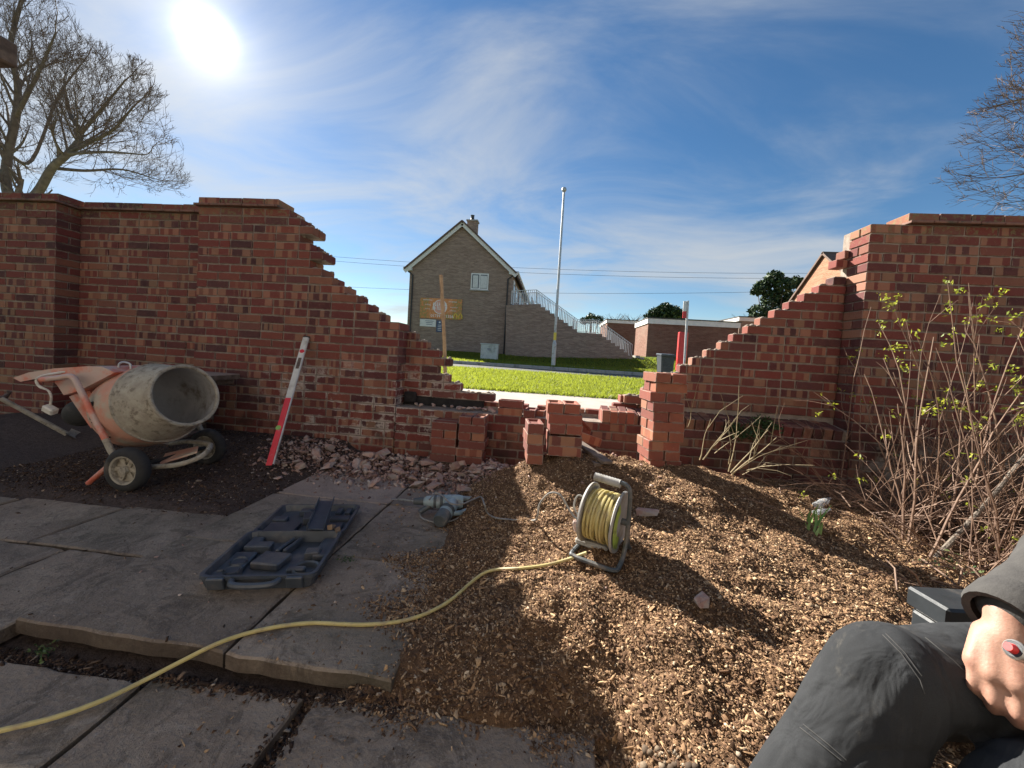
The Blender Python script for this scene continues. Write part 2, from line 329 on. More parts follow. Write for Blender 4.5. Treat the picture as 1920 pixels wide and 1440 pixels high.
simple('cabinet', (.50, .53, .50), (.62, .64, .61), 5, .6, bump=.15, dirt=(.33, .34, .30), dscale=2)

# ------------------------------------------------------------------ terrain
PROF = [(-60, -.14), (3.35, -.14), (3.75, .06), (5.6, .17), (7.8, .22), (13.4, .41), (13.46, .28), (19.5, .28), (19.56, .47), (21, .50), (24, .56), (26.9, 1.04), (40, 1.3), (80, 1.6), (400, 3.0)]
def tz(x, y):
    z = np.interp(y, [p[0] for p in PROF], [p[1] for p in PROF])
    return z + np.clip((y-23.5)/3.5, 0, 1)*np.clip(x*.055, -.05, .45)
xs = np.unique(np.concatenate([np.linspace(-400, -40, 10), np.linspace(-40, 40, 81), np.linspace(40, 400, 10)]))
ys = np.unique(np.concatenate([[-60, -10, 3.35, 3.75, 5.6, 7.8, 13.4, 13.46, 19.5, 19.56, 21], np.linspace(8, 13.3, 12), np.linspace(21, 28, 15), np.linspace(28, 80, 14), [120, 200, 400]]))
def grid(xs, ys, zf):
    X, Y = np.meshgrid(xs, ys); Z = zf(X, Y); n, m = X.shape
    V = np.stack([X, Y, Z], -1).reshape(-1, 3); i = np.arange(n*m).reshape(n, m)
    return V, np.stack([i[:-1, :-1], i[:-1, 1:], i[1:, 1:], i[1:, :-1]], -1).reshape(-1, 4)
g = npmesh('ground', *grid(xs, ys, tz), 'grass_ground', None, True); tag(g, 'grassy ground rising gently from the garden towards the houses', None, None, 'structure')
def strip(name, y0, y1, dz, x0, x1, mat, label, zf=None):
    o = npmesh(name, *grid(np.linspace(x0, x1, 60), np.linspace(y0, y1, 5), zf or (lambda x, y: tz(x, y)+dz)), mat, None, True)
    return tag(o, label, None, None, 'structure')
strip('footpath', 5.2, 7.8, .006, -45, 45, 'path', 'pale tarmac footpath running behind the broken wall')
strip('verge_path', 21.4, 22.4, .012, .8, 45, 'path', 'narrow footpath on the far side of the road')
strip('road', 13.44, 19.54, 0, -60, 60, 'asphalt', 'dark tarmac road beyond the grass verge', lambda x, y: 0*x+.355-.004*(y-16.5)**2)
for y0, z0, lab in ((13.34, .36, 'pale concrete kerb along the near side of the road'), (19.5, .41, 'concrete kerb along the far side of the road')):
    kb = tag(bpy.data.objects.new('kerb', None), lab, None, None, 'structure'); COL.objects.link(kb)
    for i in range(-22, 22):
        b = MB().box((i*.915+.45, y0+.07, z0), (.905, .13, .17), None, .012).build('kerb_stone', 'kerb', kb)

# ------------------------------------------------------------------ garden soil with its mound of mulch
GA = [(.08, 2.56, .245, .38, .27), (.86, 2.72, .15, .42, .26), (1.35, 2.5, .08, .55, .35), (.5, 2.05, .13, .55, .45), (.62, 1.42, .085, .42, .32), (2.2, 3.05, .10, .9, .45), (1.6, 1.7, .05, .8, .6), (.35, 1.08, .03, .5, .2)]
def sstep(a, b, x): t = np.clip((x-a)/(b-a), 0, 1); return t*t*(3-2*t)
def gz0(x, y):
    z = -.085+0*x
    for cx, cy, a, sx, sy in GA: z = z+a*np.exp(-.5*(((x-cx)/sx)**2+((y-cy)/sy)**2))
    right = sstep(-.66, -.36, x)          # mulch bed to the right of the slabs
    z = z+right*.075
    z = z+sstep(1.78, 2.0, y)*sstep(-1.66, -1.85, x)*.085         # dark soil strip along the left wall
    z = z+sstep(2.55, 3.2, y)*sstep(-.2, -.6, x)*.10              # rubble bank at the wall foot
    lowz = sstep(1.03, 1.0, y)*sstep(.30, .19, x); cap = -.052+np.clip(y-1.02, 0, 1)*.42; cw = sstep(.42, .22, x)*sstep(-.52, -.40, x); z = z*(1-cw)+np.minimum(z, cap)*cw; z = z*(1-lowz)+np.minimum(z, -.085)*lowz
    return z
def nz2(x, y, f, seed):
    out = np.empty(x.size)
    for i, (a, b) in enumerate(zip(x.ravel(), y.ravel())): out[i] = noise.noise((a*f+seed, b*f-seed, seed*1.7))
    return out.reshape(x.shape)
_gx = np.concatenate([np.arange(-5.2, -2.6, .06), np.arange(-2.6, 3.2, .022), np.arange(3.2, 5.3, .06)]); _gy = np.concatenate([np.arange(-2.4, .5, .08), np.arange(.5, 3.46, .022)])
_X, _Y = np.meshgrid(_gx, _gy)
_mr = sstep(-.5, .05, _X)
_Z = gz0(_X, _Y)+_mr*(.040*nz2(_X, _Y, 5, 3.1)+.024*nz2(_X, _Y, 12, 8.3))+(.35+.65*_mr)*.010*nz2(_X, _Y, 34, 1.2)
for cx, cy, a, rr in [(.86, 1.13, .055, .09), (1.0, 1.2, .045, .08), (.72, 1.1, .05, .07), (.8, 1.27, -.05, .08), (1.12, 1.0, -.03, .09), (.55, 2.2, -.04, .12), (.95, 2.25, .05, .12), (.75, 2.2, .04, .09), (1.25, 1.55, .03, .12)]:
    _Z = _Z+a*np.exp(-(((_X-cx)**2+(_Y-cy)**2)/(rr*rr)))
def gz(x, y):
    """height of the built garden soil at a point (bilinear)"""
    x = np.asarray(x, float); y = np.asarray(y, float)
    i = np.clip(np.searchsorted(_gx, x)-1, 0, len(_gx)-2); j = np.clip(np.searchsorted(_gy, y)-1, 0, len(_gy)-2)
    u = np.clip((x-_gx[i])/(_gx[i+1]-_gx[i]), 0, 1); w = np.clip((y-_gy[j])/(_gy[j+1]-_gy[j]), 0, 1)
    return (_Z[j, i]*(1-u)+_Z[j, i+1]*u)*(1-w)+(_Z[j+1, i]*(1-u)+_Z[j+1, i+1]*u)*w
def G(x, y): return float(gz(x, y))
def PG(px, py, lift=0.0):
    """photo point dropped on the garden soil"""
    z = .1
    for _ in range(30): p = PZ(px, py, z+lift); z = .5*z+.5*G(p.x, p.y)
    p = PZ(px, py, z+lift); return p
V = np.stack([_X, _Y, _Z], -1).reshape(-1, 3); _i = np.arange(_X.size).reshape(_X.shape)
o = npmesh('garden_soil', V, np.stack([_i[:-1, :-1], _i[:-1, 1:], _i[1:, 1:], _i[1:, :-1]], -1).reshape(-1, 4), 'soil', None, True)
tag(o, 'dark garden soil and the mulch mound heaped against the low wall', None, None, 'structure')

def shards(name, pts, nrm_up, L, Wd, T, mat, rv, parent=None, flat=.5):
    """many little wedge-shaped chips (6 verts, 5 faces as quads+tris) as one mesh"""
    n = len(pts); yaw = rng.uniform(0, 2*np.pi, n); pit = rng.normal(0, flat, n); rol = rng.normal(0, flat, n)
    base = np.array([(-.5, -.5, 0), (.5, -.35, 0), (.45, .5, 0), (-.5, .4, 0), (-.3, -.1, 1), (.35, .1, .8)])
    B = np.repeat(base[None], n, 0)+rng.normal(0, .10, (n, 6, 3)); B[..., 0] *= L[:, None]; B[..., 1] *= Wd[:, None]; B[..., 2] *= T[:, None]
    c, s = np.cos(rol)[:, None], np.sin(rol)[:, None]; y, z = B[..., 1]*c-B[..., 2]*s, B[..., 1]*s+B[..., 2]*c; B[..., 1], B[..., 2] = y, z
    c, s = np.cos(pit)[:, None], np.sin(pit)[:, None]; x, z = B[..., 0]*c+B[..., 2]*s, -B[..., 0]*s+B[..., 2]*c; B[..., 0], B[..., 2] = x, z
    c, s = np.cos(yaw)[:, None], np.sin(yaw)[:, None]; x, y = B[..., 0]*c-B[..., 1]*s, B[..., 0]*s+B[..., 1]*c; B[..., 0], B[..., 1] = x, y
    V = (B+pts[:, None]).reshape(-1, 3)
    f = np.array([(0, 3, 2), (0, 2, 1), (0, 1, 5), (0, 5, 4), (1, 2, 5), (2, 3, 4), (2, 4, 5), (3, 0, 4)])
    Fc = (f[None]+(np.arange(n)*6)[:, None, None]).reshape(-1, 3)
    o = npmesh(name, V, Fc, mat, parent); fattr(o.data, 'rv', np.repeat(rv, 6)); return o
def bits(name, pts, L, Wd, T, mat, rv, parent=None):
    """tiny open pyramids: the finest crumbs"""
    n = len(pts); yaw = rng.uniform(0, 2*np.pi, n); base = np.array([(-.5, -.5, -.3), (.5, -.4, -.1), (.5, .5, -.3), (-.5, .4, -.1), (.1, 0, 1)])
    B = np.repeat(base[None], n, 0)+rng.normal(0, .14, (n, 5, 3)); B[..., 0] *= L[:, None]; B[..., 1] *= Wd[:, None]; B[..., 2] *= T[:, None]
    pit = rng.normal(0, .55, n); c, s = np.cos(pit)[:, None], np.sin(pit)[:, None]; x, z = B[..., 0]*c+B[..., 2]*s, -B[..., 0]*s+B[..., 2]*c; B[..., 0], B[..., 2] = x, z
    c, s = np.cos(yaw)[:, None], np.sin(yaw)[:, None]; x, y = B[..., 0]*c-B[..., 1]*s, B[..., 0]*s+B[..., 1]*c; B[..., 0], B[..., 1] = x, y
    f = np.array([(0, 1, 4), (1, 2, 4), (2, 3, 4), (3, 0, 4)]); Fc = (f[None]+(np.arange(n)*5)[:, None, None]).reshape(-1, 3)
    o = npmesh(name, (B+pts[:, None]).reshape(-1, 3), Fc, mat, parent); fattr(o.data, 'rv', np.repeat(rv, 5)); return o
def scatter(n, x0, x1, y0, y1, dens):
    x = rng.uniform(x0, x1, n); y = rng.uniform(y0, y1, n); k = rng.uniform(0, 1, n) < dens(x, y)
    return x[k], y[k]
def mulch_mask(x, y):
    edge = -.47+.08*np.sin(y*7)+.08*np.sin(y*17+1)+.42*sstep(1.05, .85, y)+.25*sstep(2.5, 2.9, y)
    m = sstep(edge-.16, edge+.08, x)*np.clip(1.15-.35*np.clip(x-1.6, 0, 2), .25, 1)
    front = np.where(x < .19, sstep(.95, 1.03, y+.03*np.sin(x*13)+.02*np.sin(x*31)), sstep(.72, .95, y+.1*np.sin(x*5)+.12*np.clip(x-.35, 0, 1)))
    return np.maximum(m*front, .02*(x > -.9))

simple('near_black', (.012, .011, .012), (.03, .027, .026), 20, .95, bump=.6, dist=.01, world=True)  # near-black: stands in for shade in the wall gap, also colours the drum lettering
# ------------------------------------------------------------------ paving
def slab_mesh(x0, x1, y0, y1, zt, th, tilt=(0, 0), seed=0, yaw=0.0, mat='slab', name='slab', parent=None):
    rd = random.Random(seed); n = 9; ring = []
    cs = [(x0, y0), (x1, y0), (x1, y1), (x0, y1)]
    for a in range(4):
        (ax, ay), (bx, by) = cs[a], cs[(a+1) % 4]
        for i in range(n):
            t = i/n; j = .004 if 0 < i else .006
            ring.append((ax+(bx-ax)*t+rd.uniform(-j, j), ay+(by-ay)*t+rd.uniform(-j, j)))
    cx, cy = (x0+x1)/2, (y0+y1)/2; m = len(ring); V = []; c, s = math.cos(yaw), math.sin(yaw)
    for sc, dz in ((-.007, 0), (0, -.006), (0, -th)):
        for (x, y) in ring:
            dx, dy = x-cx, y-cy; l = math.hypot(dx, dy); dx += dx/l*sc; dy += dy/l*sc
            X, Y = cx+dx*c-dy*s, cy+dx*s+dy*c
            V.append((X, Y, zt+dz+tilt[0]*dx+tilt[1]*dy+(rd.uniform(-.0015, .001) if dz else 0)))
    Fc = [tuple(range(m))]+[(i+k*m, i+(k+1)*m, (i+1) % m+(k+1)*m, (i+1) % m+k*m) for k in (0, 1) for i in range(m)]
    return MB().add(V, Fc).build(name, mat, parent)
pv = tag(bpy.data.objects.new('paving', None), 'worn stone paving slabs of the garden terrace', None, None, 'structure'); COL.objects.link(pv)
SL = [  # raised platform
    (-1.705, -.953, 1.075, 1.662, 0, .05, (.0, .004)), (-.943, -.40, 1.06, 1.655, .001, .05, (0, 0)),
    (-1.71, -.955, 1.674, 2.27, -.003, .05, (.003, 0)), (-.945, -.20, 1.668, 2.27, -.004, .05, (0, .003)),
    (-1.70, -.955, 2.285, 2.86, -.008, .05, (0, -.01)), (-.945, -.20, 2.285, 2.86, -.006, .05, (.004, 0)),
    # left terrace, a little lower
    (-2.32, -1.722, 1.508, 1.95, -.020, .05, (0, 0)), (-2.93, -2.330, 1.50, 1.90, -.019, .05, (0, .004)), (-3.55, -2.945, 1.49, 1.87, -.014, .05, (0, 0)), (-4.2, -3.565, 1.48, 1.86, -.014, .05, (0, 0)),
    (-2.10, -1.722, .985, 1.499, -.022, .05, (.004, 0)), (-2.72, -2.110, .98, 1.493, -.021, .05, (0, 0)), (-3.35, -2.730, .97, 1.486, -.020, .05, (0, 0)), (-3.98, -3.365, .97, 1.47, -.016, .05, (0, 0)),
    # lower row in front of the step
    (-1.62, -1.125, .36, .985, -.052, .05, (0, 0)), (-1.113, -.655, .38, 1.02, -.056, .05, (.006, 0)), (-.605, .182, .37, 1.03, -.048, .05, (0, .004)),
    (-2.24, -1.633, .36, .97, -.048, .05, (0, 0)), (-2.86, -2.25, .36, .96, -.045, .05, (0, 0)), (-3.5, -2.87, .36, .955, -.044, .05, (0, 0)),
    (-1.62, -1.125, -.27, .35, -.054, .05, (0, 0)), (-1.113, -.62, -.27, .365, -.055, .05, (0, 0)), (-.605, .17, -.28, .355, -.05, .05, (0, 0)), (-2.24, -1.633, -.27, .345, -.05, .05, (0, 0)), (.185, .8, -.28, .345, -.05, .05, (0, 0))]
for i, (a, b, c, d, zt, th, tl) in enumerate(SL): slab_mesh(a, b, c, d, zt, th, tl, i+1, random.uniform(-.006, .006), parent=pv)
def topz(x, y):
    """highest of soil and paving at a point"""
    z = G(x, y)
    for (a, b, c, d, zt, th, tl) in SL:
        if a <= x <= b and c <= y <= d: z = max(z, zt+tl[0]*(x-(a+b)/2)+tl[1]*(y-(c+d)/2))
    return z
_sl = np.array([s[:5] for s in SL])
def topz_np(x, y):
    z = gz(x, y)
    for a, b, c, d, zt in _sl: z = np.where((x >= a) & (x <= b) & (y >= c) & (y <= d), np.maximum(z, zt), z)
    return z

# ------------------------------------------------------------------ mulch, crumbs and pebbles lying on the ground
mm = lambda x, y: mulch_mask(x, y)*np.where(y < 2.2, 1, .6)*np.where((x > .19) & (x < .52) & (y < .93), .4, 1)
x, y = scatter(430000, -.95, 3.3, .68, 3.3, mm); L = np.clip(rng.lognormal(-5.25, .45, len(x)), .003, .022)
tag(bits('fine_mulch', np.stack([x, y, topz_np(x, y)+rng.uniform(-.001, .004, len(x))], -1), L*1.25, L*rng.uniform(.35, .8, len(x)), L*rng.uniform(.25, .6, len(x)), 'mulch', rng.uniform(0, 1, len(x))**1.75), 'fine crumbly brown mulch covering the mound and bed', 'mulch', None, 'stuff')
x, y = scatter(60000, -.95, 3.3, .72, 3.3, lambda x, y: mm(x, y)*.4); L = np.clip(rng.lognormal(-4.15, .42, len(x)), .008, .06)
tag(shards('wood_shreds', np.stack([x, y, topz_np(x, y)+rng.uniform(.0, .006, len(x))], -1), None, L, np.minimum(L*rng.uniform(.1, .35, len(x)), .011), L*rng.uniform(.05, .14, len(x)), 'mulch', rng.uniform(0, 1, len(x))**2.1, None, .3), 'longer shreds of wood and bark among the mulch', 'mulch', None, 'stuff')
x, y = scatter(48000, -3.6, -.35, .98, 3.3, lambda x, y: np.clip(sstep(1.86, 2.05, y)*sstep(-1.66, -1.8, x)*.95+np.where((y > 1.0) & (y < 1.055) & (x > -1.75), .9, 0)+sstep(2.5, 2.95, y)*.35+.008, 0, 1))
x2 = rng.normal(-.63, .018, 1400); y2 = rng.uniform(.4, 1.05, 1400); x3 = rng.uniform(-1.7, -.35, 2200); y3 = np.minimum(rng.normal(1.02, .016, 2200), 1.052); x = np.concatenate([x, x2, x3]); y = np.concatenate([y, y2, y3])
z = topz_np(x, y); L = np.clip(rng.lognormal(-4.75, .5, len(x)), .003, .04)
tag(shards('leaf_litter', np.stack([x, y, z+.001], -1), None, L, L*rng.uniform(.3, .8, len(x)), L*rng.uniform(.1, .3, len(x)), 'darkmulch', rng.uniform(0, 1, len(x))**1.6), 'dark crumbs of soil and leaf litter along the wall and slab joints', 'litter', None, 'stuff')
def rub(x, y): return np.exp(-((x+1.15)/.62)**2-((y-2.95)/.27)**2)+.8*np.exp(-((x+.45)/.28)**2-((y-2.95)/.22)**2)+.5*np.exp(-((x+1.9)/.35)**2-((y-2.95)/.2)**2)+.6*np.exp(-((x-.45)/.22)**2-((y-2.98)/.16)**2)
x, y = scatter(24000, -2.4, .9, 2.2, 3.3, lambda x, y: np.clip(rub(x, y), 0, 1)*.9+.01)
L = np.clip(rng.lognormal(-4.2, .55, len(x)), .005, .05); z = topz_np(x, y)+.03*np.clip(rub(x, y), 0, 1)*rng.uniform(0, 1, len(x))
tag(shards('brick_crumbs', np.stack([x, y, z], -1), None, L, L*rng.uniform(.5, .95, len(x)), L*rng.uniform(.3, .7, len(x)), 'crumb', rng.uniform(0, 1, len(x))), 'pinkish brick crumbs and mortar grit heaped at the wall foot', 'rubble', None, 'stuff')
x, y = scatter(9000, -1.7, -.3, 1.1, 2.9, lambda x, y: .012+.05*sstep(2.2, 2.8, y)); L = np.clip(rng.lognormal(-5.0, .5, len(x)), .003, .02)
tag(shards('grit', np.stack([x, y, topz_np(x, y)], -1), None, L, L*.7, L*.4, 'crumb', rng.uniform(.2, 1, len(x))), 'pale grit sprinkled over the paving slabs', 'grit', None, 'stuff')
ico = bmesh.new(); bmesh.ops.create_icosphere(ico, subdivisions=1, radius=1); ico.verts.index_update()
IV = np.array([q.co[:] for q in ico.verts]); IF = np.array([[q.index for q in f.verts] for f in ico.faces]); ico.free()
def blobs(name, pts, rad, mat, rv, parent=None, sq=(.5, 1)):
    n = len(pts); sc = rad[:, None]*np.stack([rng.uniform(.75, 1.3, n), rng.uniform(.75, 1.2, n), rng.uniform(*sq, n)], -1)
    B = IV[None]*(1+rng.normal(0, .09, (n, len(IV), 1)))*sc[:, None]; a = rng.uniform(0, 6.28, n); c, s = np.cos(a)[:, None], np.sin(a)[:, None]
    X, Y = B[..., 0]*c-B[..., 1]*s, B[..., 0]*s+B[..., 1]*c; B = np.stack([X, Y, B[..., 2]], -1)+pts[:, None]
    Fc = (IF[None]+(np.arange(n)*len(IV))[:, None, None]).reshape(-1, 3)
    o = npmesh(name, B.reshape(-1, 3), Fc, mat, parent, True); fattr(o.data, 'rv', np.repeat(rv, len(IV))); return o
x, y = scatter(1000, .18, .62, .62, .98, lambda x, y: np.clip(np.exp(-((x-.28)/.14)**2)*sstep(1.0, .9, y), 0, 1)); r = np.clip(rng.lognormal(-5.05, .4, len(x)), .003, .013)
tag(blobs('gravel', np.stack([x, y, topz_np(x, y)+r*.25], -1), r, 'pebble', rng.uniform(0, 1, len(x))), 'rounded pale gravel beside the front paving slab', 'gravel', None, 'stuff')

# ------------------------------------------------------------------ brickwork
def brick_data(name, L, H, D, seed, bev=.004, jit=.0016, frog=False):
    rd = random.Random(seed); bm = bmesh.new(); bmesh.ops.create_cube(bm, size=1)
    for q in bm.verts: q.co = Vector((q.co.x*L+rd.uniform(-jit, jit), q.co.y*D+rd.uniform(-jit, jit), q.co.z*H+rd.uniform(-jit, jit)))
    if frog:
        f = max(bm.faces, key=lambda f: f.normal.z); bmesh.ops.inset_individual(bm, faces=[f], thickness=.022)
        bmesh.ops.inset_individual(bm, faces=[f], thickness=.012, depth=-.014)
    bmesh.ops.bevel(bm, geom=[e for e in bm.edges if abs(e.verts[0].co.z) > H*.4 or abs(e.verts[1].co.z) > H*.4] if not frog else [e for e in bm.edges if e.calc_face_angle(0) > 1.2 and max(abs(v.co.z) for v in e.verts) > H*.3], offset=bev, segments=1, affect='EDGES')
    me = bpy.data.meshes.new(name); bm.to_mesh(me); bm.free(); co = np.array([q.co[:] for q in me.vertices])
    a = me.attributes.new('bed', 'FLOAT_VECTOR', 'POINT'); a.data.foreach_set('vector', (co/np.array([L/2, D/2, H/2])).astype(np.float32).ravel())
    return me
BD = {}
def bdata(kind, mat, k):
    key = (kind, mat, k)
    if key not in BD:
        L, H, D, fr = {'st': (.215, .065, .1025, 0), 'hd': (.1025, .065, .1025, 0), 'dp': (.215, .065, .215, 0), 'dh': (.1025, .065, .215, 0), 'fr': (.215, .065, .1025, 1)}[kind]
        BD[key] = brick_data('brick', L, H, D, k*7+len(kind)+ord(kind[0])*3, frog=bool(fr), bev=.004 if mat == 'brick' else .003); BD[key].materials.append(MATS[mat])
    return BD[key]
class Wall:
    """collects bricks and mortar; the largest-seen 300 bricks become objects, the rest one mesh"""
    def __init__(s, root): s.root = root; s.B = []; s.core = MB()
    def brick(s, c, L, D=.1025, rot=(0, 0, 0), H=.065, pri=None):
        s.B.append((Vector(c), L, D, rot, H, pri))
    def course(s, n, x0, x1, face, start='L', th=None, core=True, skipcore=0.012, endD=None, at='last', hdr=.16):
        """course n (top at n), running from x0 to x1 with its face at Y=face; start = the intact end"""
        zc = ZT-(n+.5)*.075; th = th or .1025; rd = random.Random(n*131+int(face*100)+int(x0*37)); full = x1-x0
        p = 0.0; seq = [.1025] if n % 2 else [.215]
        while p < full-.03:
            L = seq.pop() if seq else (.1025 if rd.random() < hdr else .215)
            if p+L > full: L = full-p
            if full-(p+L) < .05: L = full-p
            a, b = (x0+p, x0+p+L) if start == 'L' else (x1-p-L, x1-p)
            d = .1025; last = full-(p+L) < .02
            if endD and (last if at == 'last' else p == 0): d = endD if n % 2 else .1025
            if L > .03:
                s.brick(((a+b)/2+rd.uniform(-.0015, .0015), face+d/2+rd.uniform(-.003, .0015), zc+rd.uniform(-.0015, .0015)), L-.0, d, (rd.uniform(-.006, .006), rd.uniform(-.005, .005), rd.uniform(-.006, .006)))
                if d < .2 and endD and (last if at == 'last' else p == 0):
                    s.brick(((a+b)/2, face+.1125+.05125, zc), L, .1025, (0, 0, rd.uniform(-.01, .01)))
            p += L+.010
        if core:
            s.core.box(((x0+x1)/2, face+.006+(th-.006)/2+.001*(n % 3), zc), (full-2*skipcore, th-.008, .0752), None)
    def finish(s, mat, name_core='mortar', limit=300):
        s.core.build(name_core, 'mortar', s.root)
        s.B.sort(key=lambda b: (b[0]-CAM).length if b[5] is None else b[5])
        for i, (c, L, D, rot, H, _) in enumerate(s.B[:limit]):
            kind = ('dp' if D > .2 else 'st') if L > .15 else ('dh' if D > .2 else 'hd'); me = bdata(kind, mat, i % 5)
            o = bpy.data.objects.new('brick', me); COL.objects.link(o); o.location = c; o.rotation_euler = rot
            o.scale = (L/(.215 if L > .15 else .1025), 1, H/.065); setpar(o, s.root)
        rest = s.B[limit:]
        if rest:
            VV, FF, BE, BR = [], [], [], []; o0 = 0
            for i, (c, L, D, rot, H, _) in enumerate(rest):
                kind = ('dp' if D > .2 else 'st') if L > .15 else ('dh' if D > .2 else 'hd'); me = bdata(kind, mat, i % 5)
                M = Matrix.Translation(c) @ Euler(rot).to_matrix().to_4x4() @ Matrix.Diagonal((L/(.215 if L > .15 else .1025), 1, H/.065, 1))
                VV += [tuple(M @ q.co) for q in me.vertices]; FF += [tuple(j+o0 for j in p.vertices) for p in me.polygons]; o0 += len(me.vertices)
                BE += [tuple(q.vector) for q in me.attributes['bed'].data]; BR += [random.random()]*len(me.vertices)
            me = bpy.data.meshes.new('bricks'); me.from_pydata(VV, [], FF); a = me.attributes.new('bed', 'FLOAT_VECTOR', 'POINT'); a.data.foreach_set('vector', np.array(BE, np.float32).ravel()); fattr(me, 'brnd', BR)
            o = link('bricks', me, mat, s.root); o['kind'] = 'stuff'
ZT = 2.175; FR = 3.323; RC = 3.516                         # brickwork top, face of the thick bays, face of the recessed bays
def coping(w, x0, x1, face, th, zjit=0.0):
    """creasing tiles and a brick-on-flat coping"""
    tl = MB(); x = x0-.015; k = 0
    while x < x1+.01:
        L = min(.16, x1+.015-x); tl.box((x+L/2, face+th/2-.012, ZT+.010+.0006*(k % 3)), (L-.004, th+.07, .019), (random.uniform(-.01, .01), 0, 0), .003); x += .162; k += 1
    tl.build('creasing_tiles', 'tile', w.root)
    x = x0
    while x < x1-.03:
        L = min(.215, x1-x); w.brick((x+L/2, face-.006+(.1075 if th > .2 else .05125), ZT+.054+random.uniform(-.002, .002)), L, .215 if th > .2 else .1025, (0, 0, random.uniform(-.01, .01))); x += .222
    w.core.box(((x0+x1)/2, face+.012+th/2, ZT+.047), (x1-x0-.03, th-.05, .05))

# left stretch: two full bays and the toothed edge of the breach
XA, XC, XE = -4.885, -3.362, -1.362
lw = thing('garden_wall', 'long red brick garden wall on the left, its right end broken down in steps', 'wall', (-3, 3.4, 0)); w = Wall(lw)
cst = [572, 590.5, 612, 589, 608, 630, 607, 628, 647, 669, 691, 711, 733]; cyy = [400, 417, 434, 450, 466, 483, 500, 513, 530, 547, 563, 580, 596]
CE = [PY(a, b, FR+.215).x for a, b in zip(cst, cyy)]
for n in range(0, 30):
    w.course(n, -6.6, XA, FR, 'R', .30, endD=.215, at='first')
    w.course(n, XA+.004, XC-.004, RC, 'L', .15)
    w.course(n, XC, CE[n] if n < 13 else XE, FR, 'L', .215, endD=.215)
coping(w, -6.6, XA+.03, FR, .215); coping(w, XA+.05, XC, RC, .15); coping(w, XC, PY(538, 380, FR+.1).x, FR, .215)
dst = {13: 768.6, 14: 788, 15: 808.8, 16: 830.6, 17: 850, 18: 827, 19: 847.6, 20: 868.8, 21: 929.7}; dyy = {13: 612, 14: 630, 15: 646, 16: 662, 17: 680, 18: 692, 19: 709, 20: 726, 21: 744}
for n in dst: w.course(n, XE-.07, PY(dst[n], dyy[n], RC+.1025).x, RC, 'L', .1025, hdr=.1)
w.finish('brick')
def lumps(pts, root):
    p_ = np.array(pts); blobs('mortar_lumps', p_, rng.uniform(.008, .024, len(p_)), 'mortar', rng.uniform(0, 1, len(p_)), root, (.35, .8))['kind'] = 'stuff'
LP = []
for n in range(1, 13):
    if CE[n] > CE[n-1]+.02: LP += [(random.uniform(CE[n-1], CE[n]-.015), FR+random.uniform(.01, .20), ZT-n*.075+.003) for _ in range(7)]
    LP += [(CE[n]-random.uniform(.0, .01), FR+random.uniform(.02, .19), ZT-(n+random.choice((0.02, .98)))*.075) for _ in range(3)]
DE = {n: PY(dst[n], dyy[n], RC+.1025).x for n in dst}
for n in range(14, 22):
    if DE[n] > DE[n-1]+.02: LP += [(random.uniform(DE[n-1], DE[n]-.02), RC+random.uniform(.01, .09), ZT-n*.075+.002) for _ in range(6)]
lumps(LP, lw)
# right stretch
XR = PY(1620, 564.5, FR).x
rw = thing('garden_wall', 'tall red brick garden wall on the right, broken edge stepping down to the left', 'wall', (2.6, 3.4, 0)); w = Wall(rw)
rst = {5: 1563.8, 6: 1535.8, 7: 1508, 8: 1480, 9: 1452.5, 10: 1425.5, 11: 1402.5, 12: 1375, 13: 1352, 14: 1325, 15: 1298, 16: 1275, 17: 1247, 18: 1225, 19: 1205, 20: 1171}
for n in range(0, 29):
    w.course(n, XR, 5.4, FR, 'L', .30, endD=.215, at='first')
    if n in rst: w.course(n, PY(rst[n], 520+15*(n-5), RC).x, XR-.006, RC, 'R', .1025, hdr=.22)
xs_ = PY(1568, 495, RC).x; w.brick(((xs_+XR)/2, RC+.055, ZT-3.55*.075), XR-xs_-.01, .1025, (0, .03, 0)); xs_ = PY(1583, 480, RC).x; w.brick(((xs_+XR)/2, RC+.055, ZT-2.5*.075), XR-xs_-.01)
coping(w, PY(1704, 405, FR).x, 5.4, FR, .215)
w.finish('brick')
LP = []; RS = {n: PY(rst[n], 520+15*(n-5), RC).x for n in rst}
for n in range(6, 21): LP += [(random.uniform(RS[n]+.015, RS[n-1]), RC+random.uniform(.01, .09), ZT-n*.075+.002) for _ in range(6)]+[(RS[n]-.002, RC+random.uniform(.01, .09), ZT-(n+.97)*.075) for _ in range(2)]
lumps(LP, rw)
# low plinth left standing across the breach, with the brick-on-edge ledge on the right
pw = thing('plinth_wall', 'low remnant of red brick wall across the breach with a brick on edge ledge', 'wall', (.5, 3.4, 0)); w = Wall(pw)
ZP = ZT-23.1*.075
def pcourse(i, x0, x1): 
    rd = random.Random(i*9+5); zc = ZP-(i+.5)*.075; p = x0-(.11 if i % 2 else 0)
    while p < x1-.02:
        a, b = max(p, x0), min(p+.215, x1)
        if b-a > .03: w.brick(((a+b)/2, FR+.05+rd.uniform(-.003, .003), zc), b-a, .1025, (rd.uniform(-.008, .008), rd.uniform(-.008, .008), rd.uniform(-.01, .01)))
        p += .225
    w.core.box(((x0+x1)/2, FR+.008+.15, zc), (x1-x0-.02, .30, .0755))
for i in range(7): pcourse(i, XE+.006, XR-.004)
for i, x in enumerate(np.arange(.50, XR-.05, .0765)):
    if .86 < x < .93: continue
    w.brick((x, FR+.108, ZP+.055+random.uniform(-.003, .003)), .215, .1025, (R(90)+R(random.uniform(-2, 2)), R(-10), R(90)), pri=0.0)
w.core.box((1.5, FR+.115, ZP+.045), (1.85, .17, .085), (R(10), 0, 0))
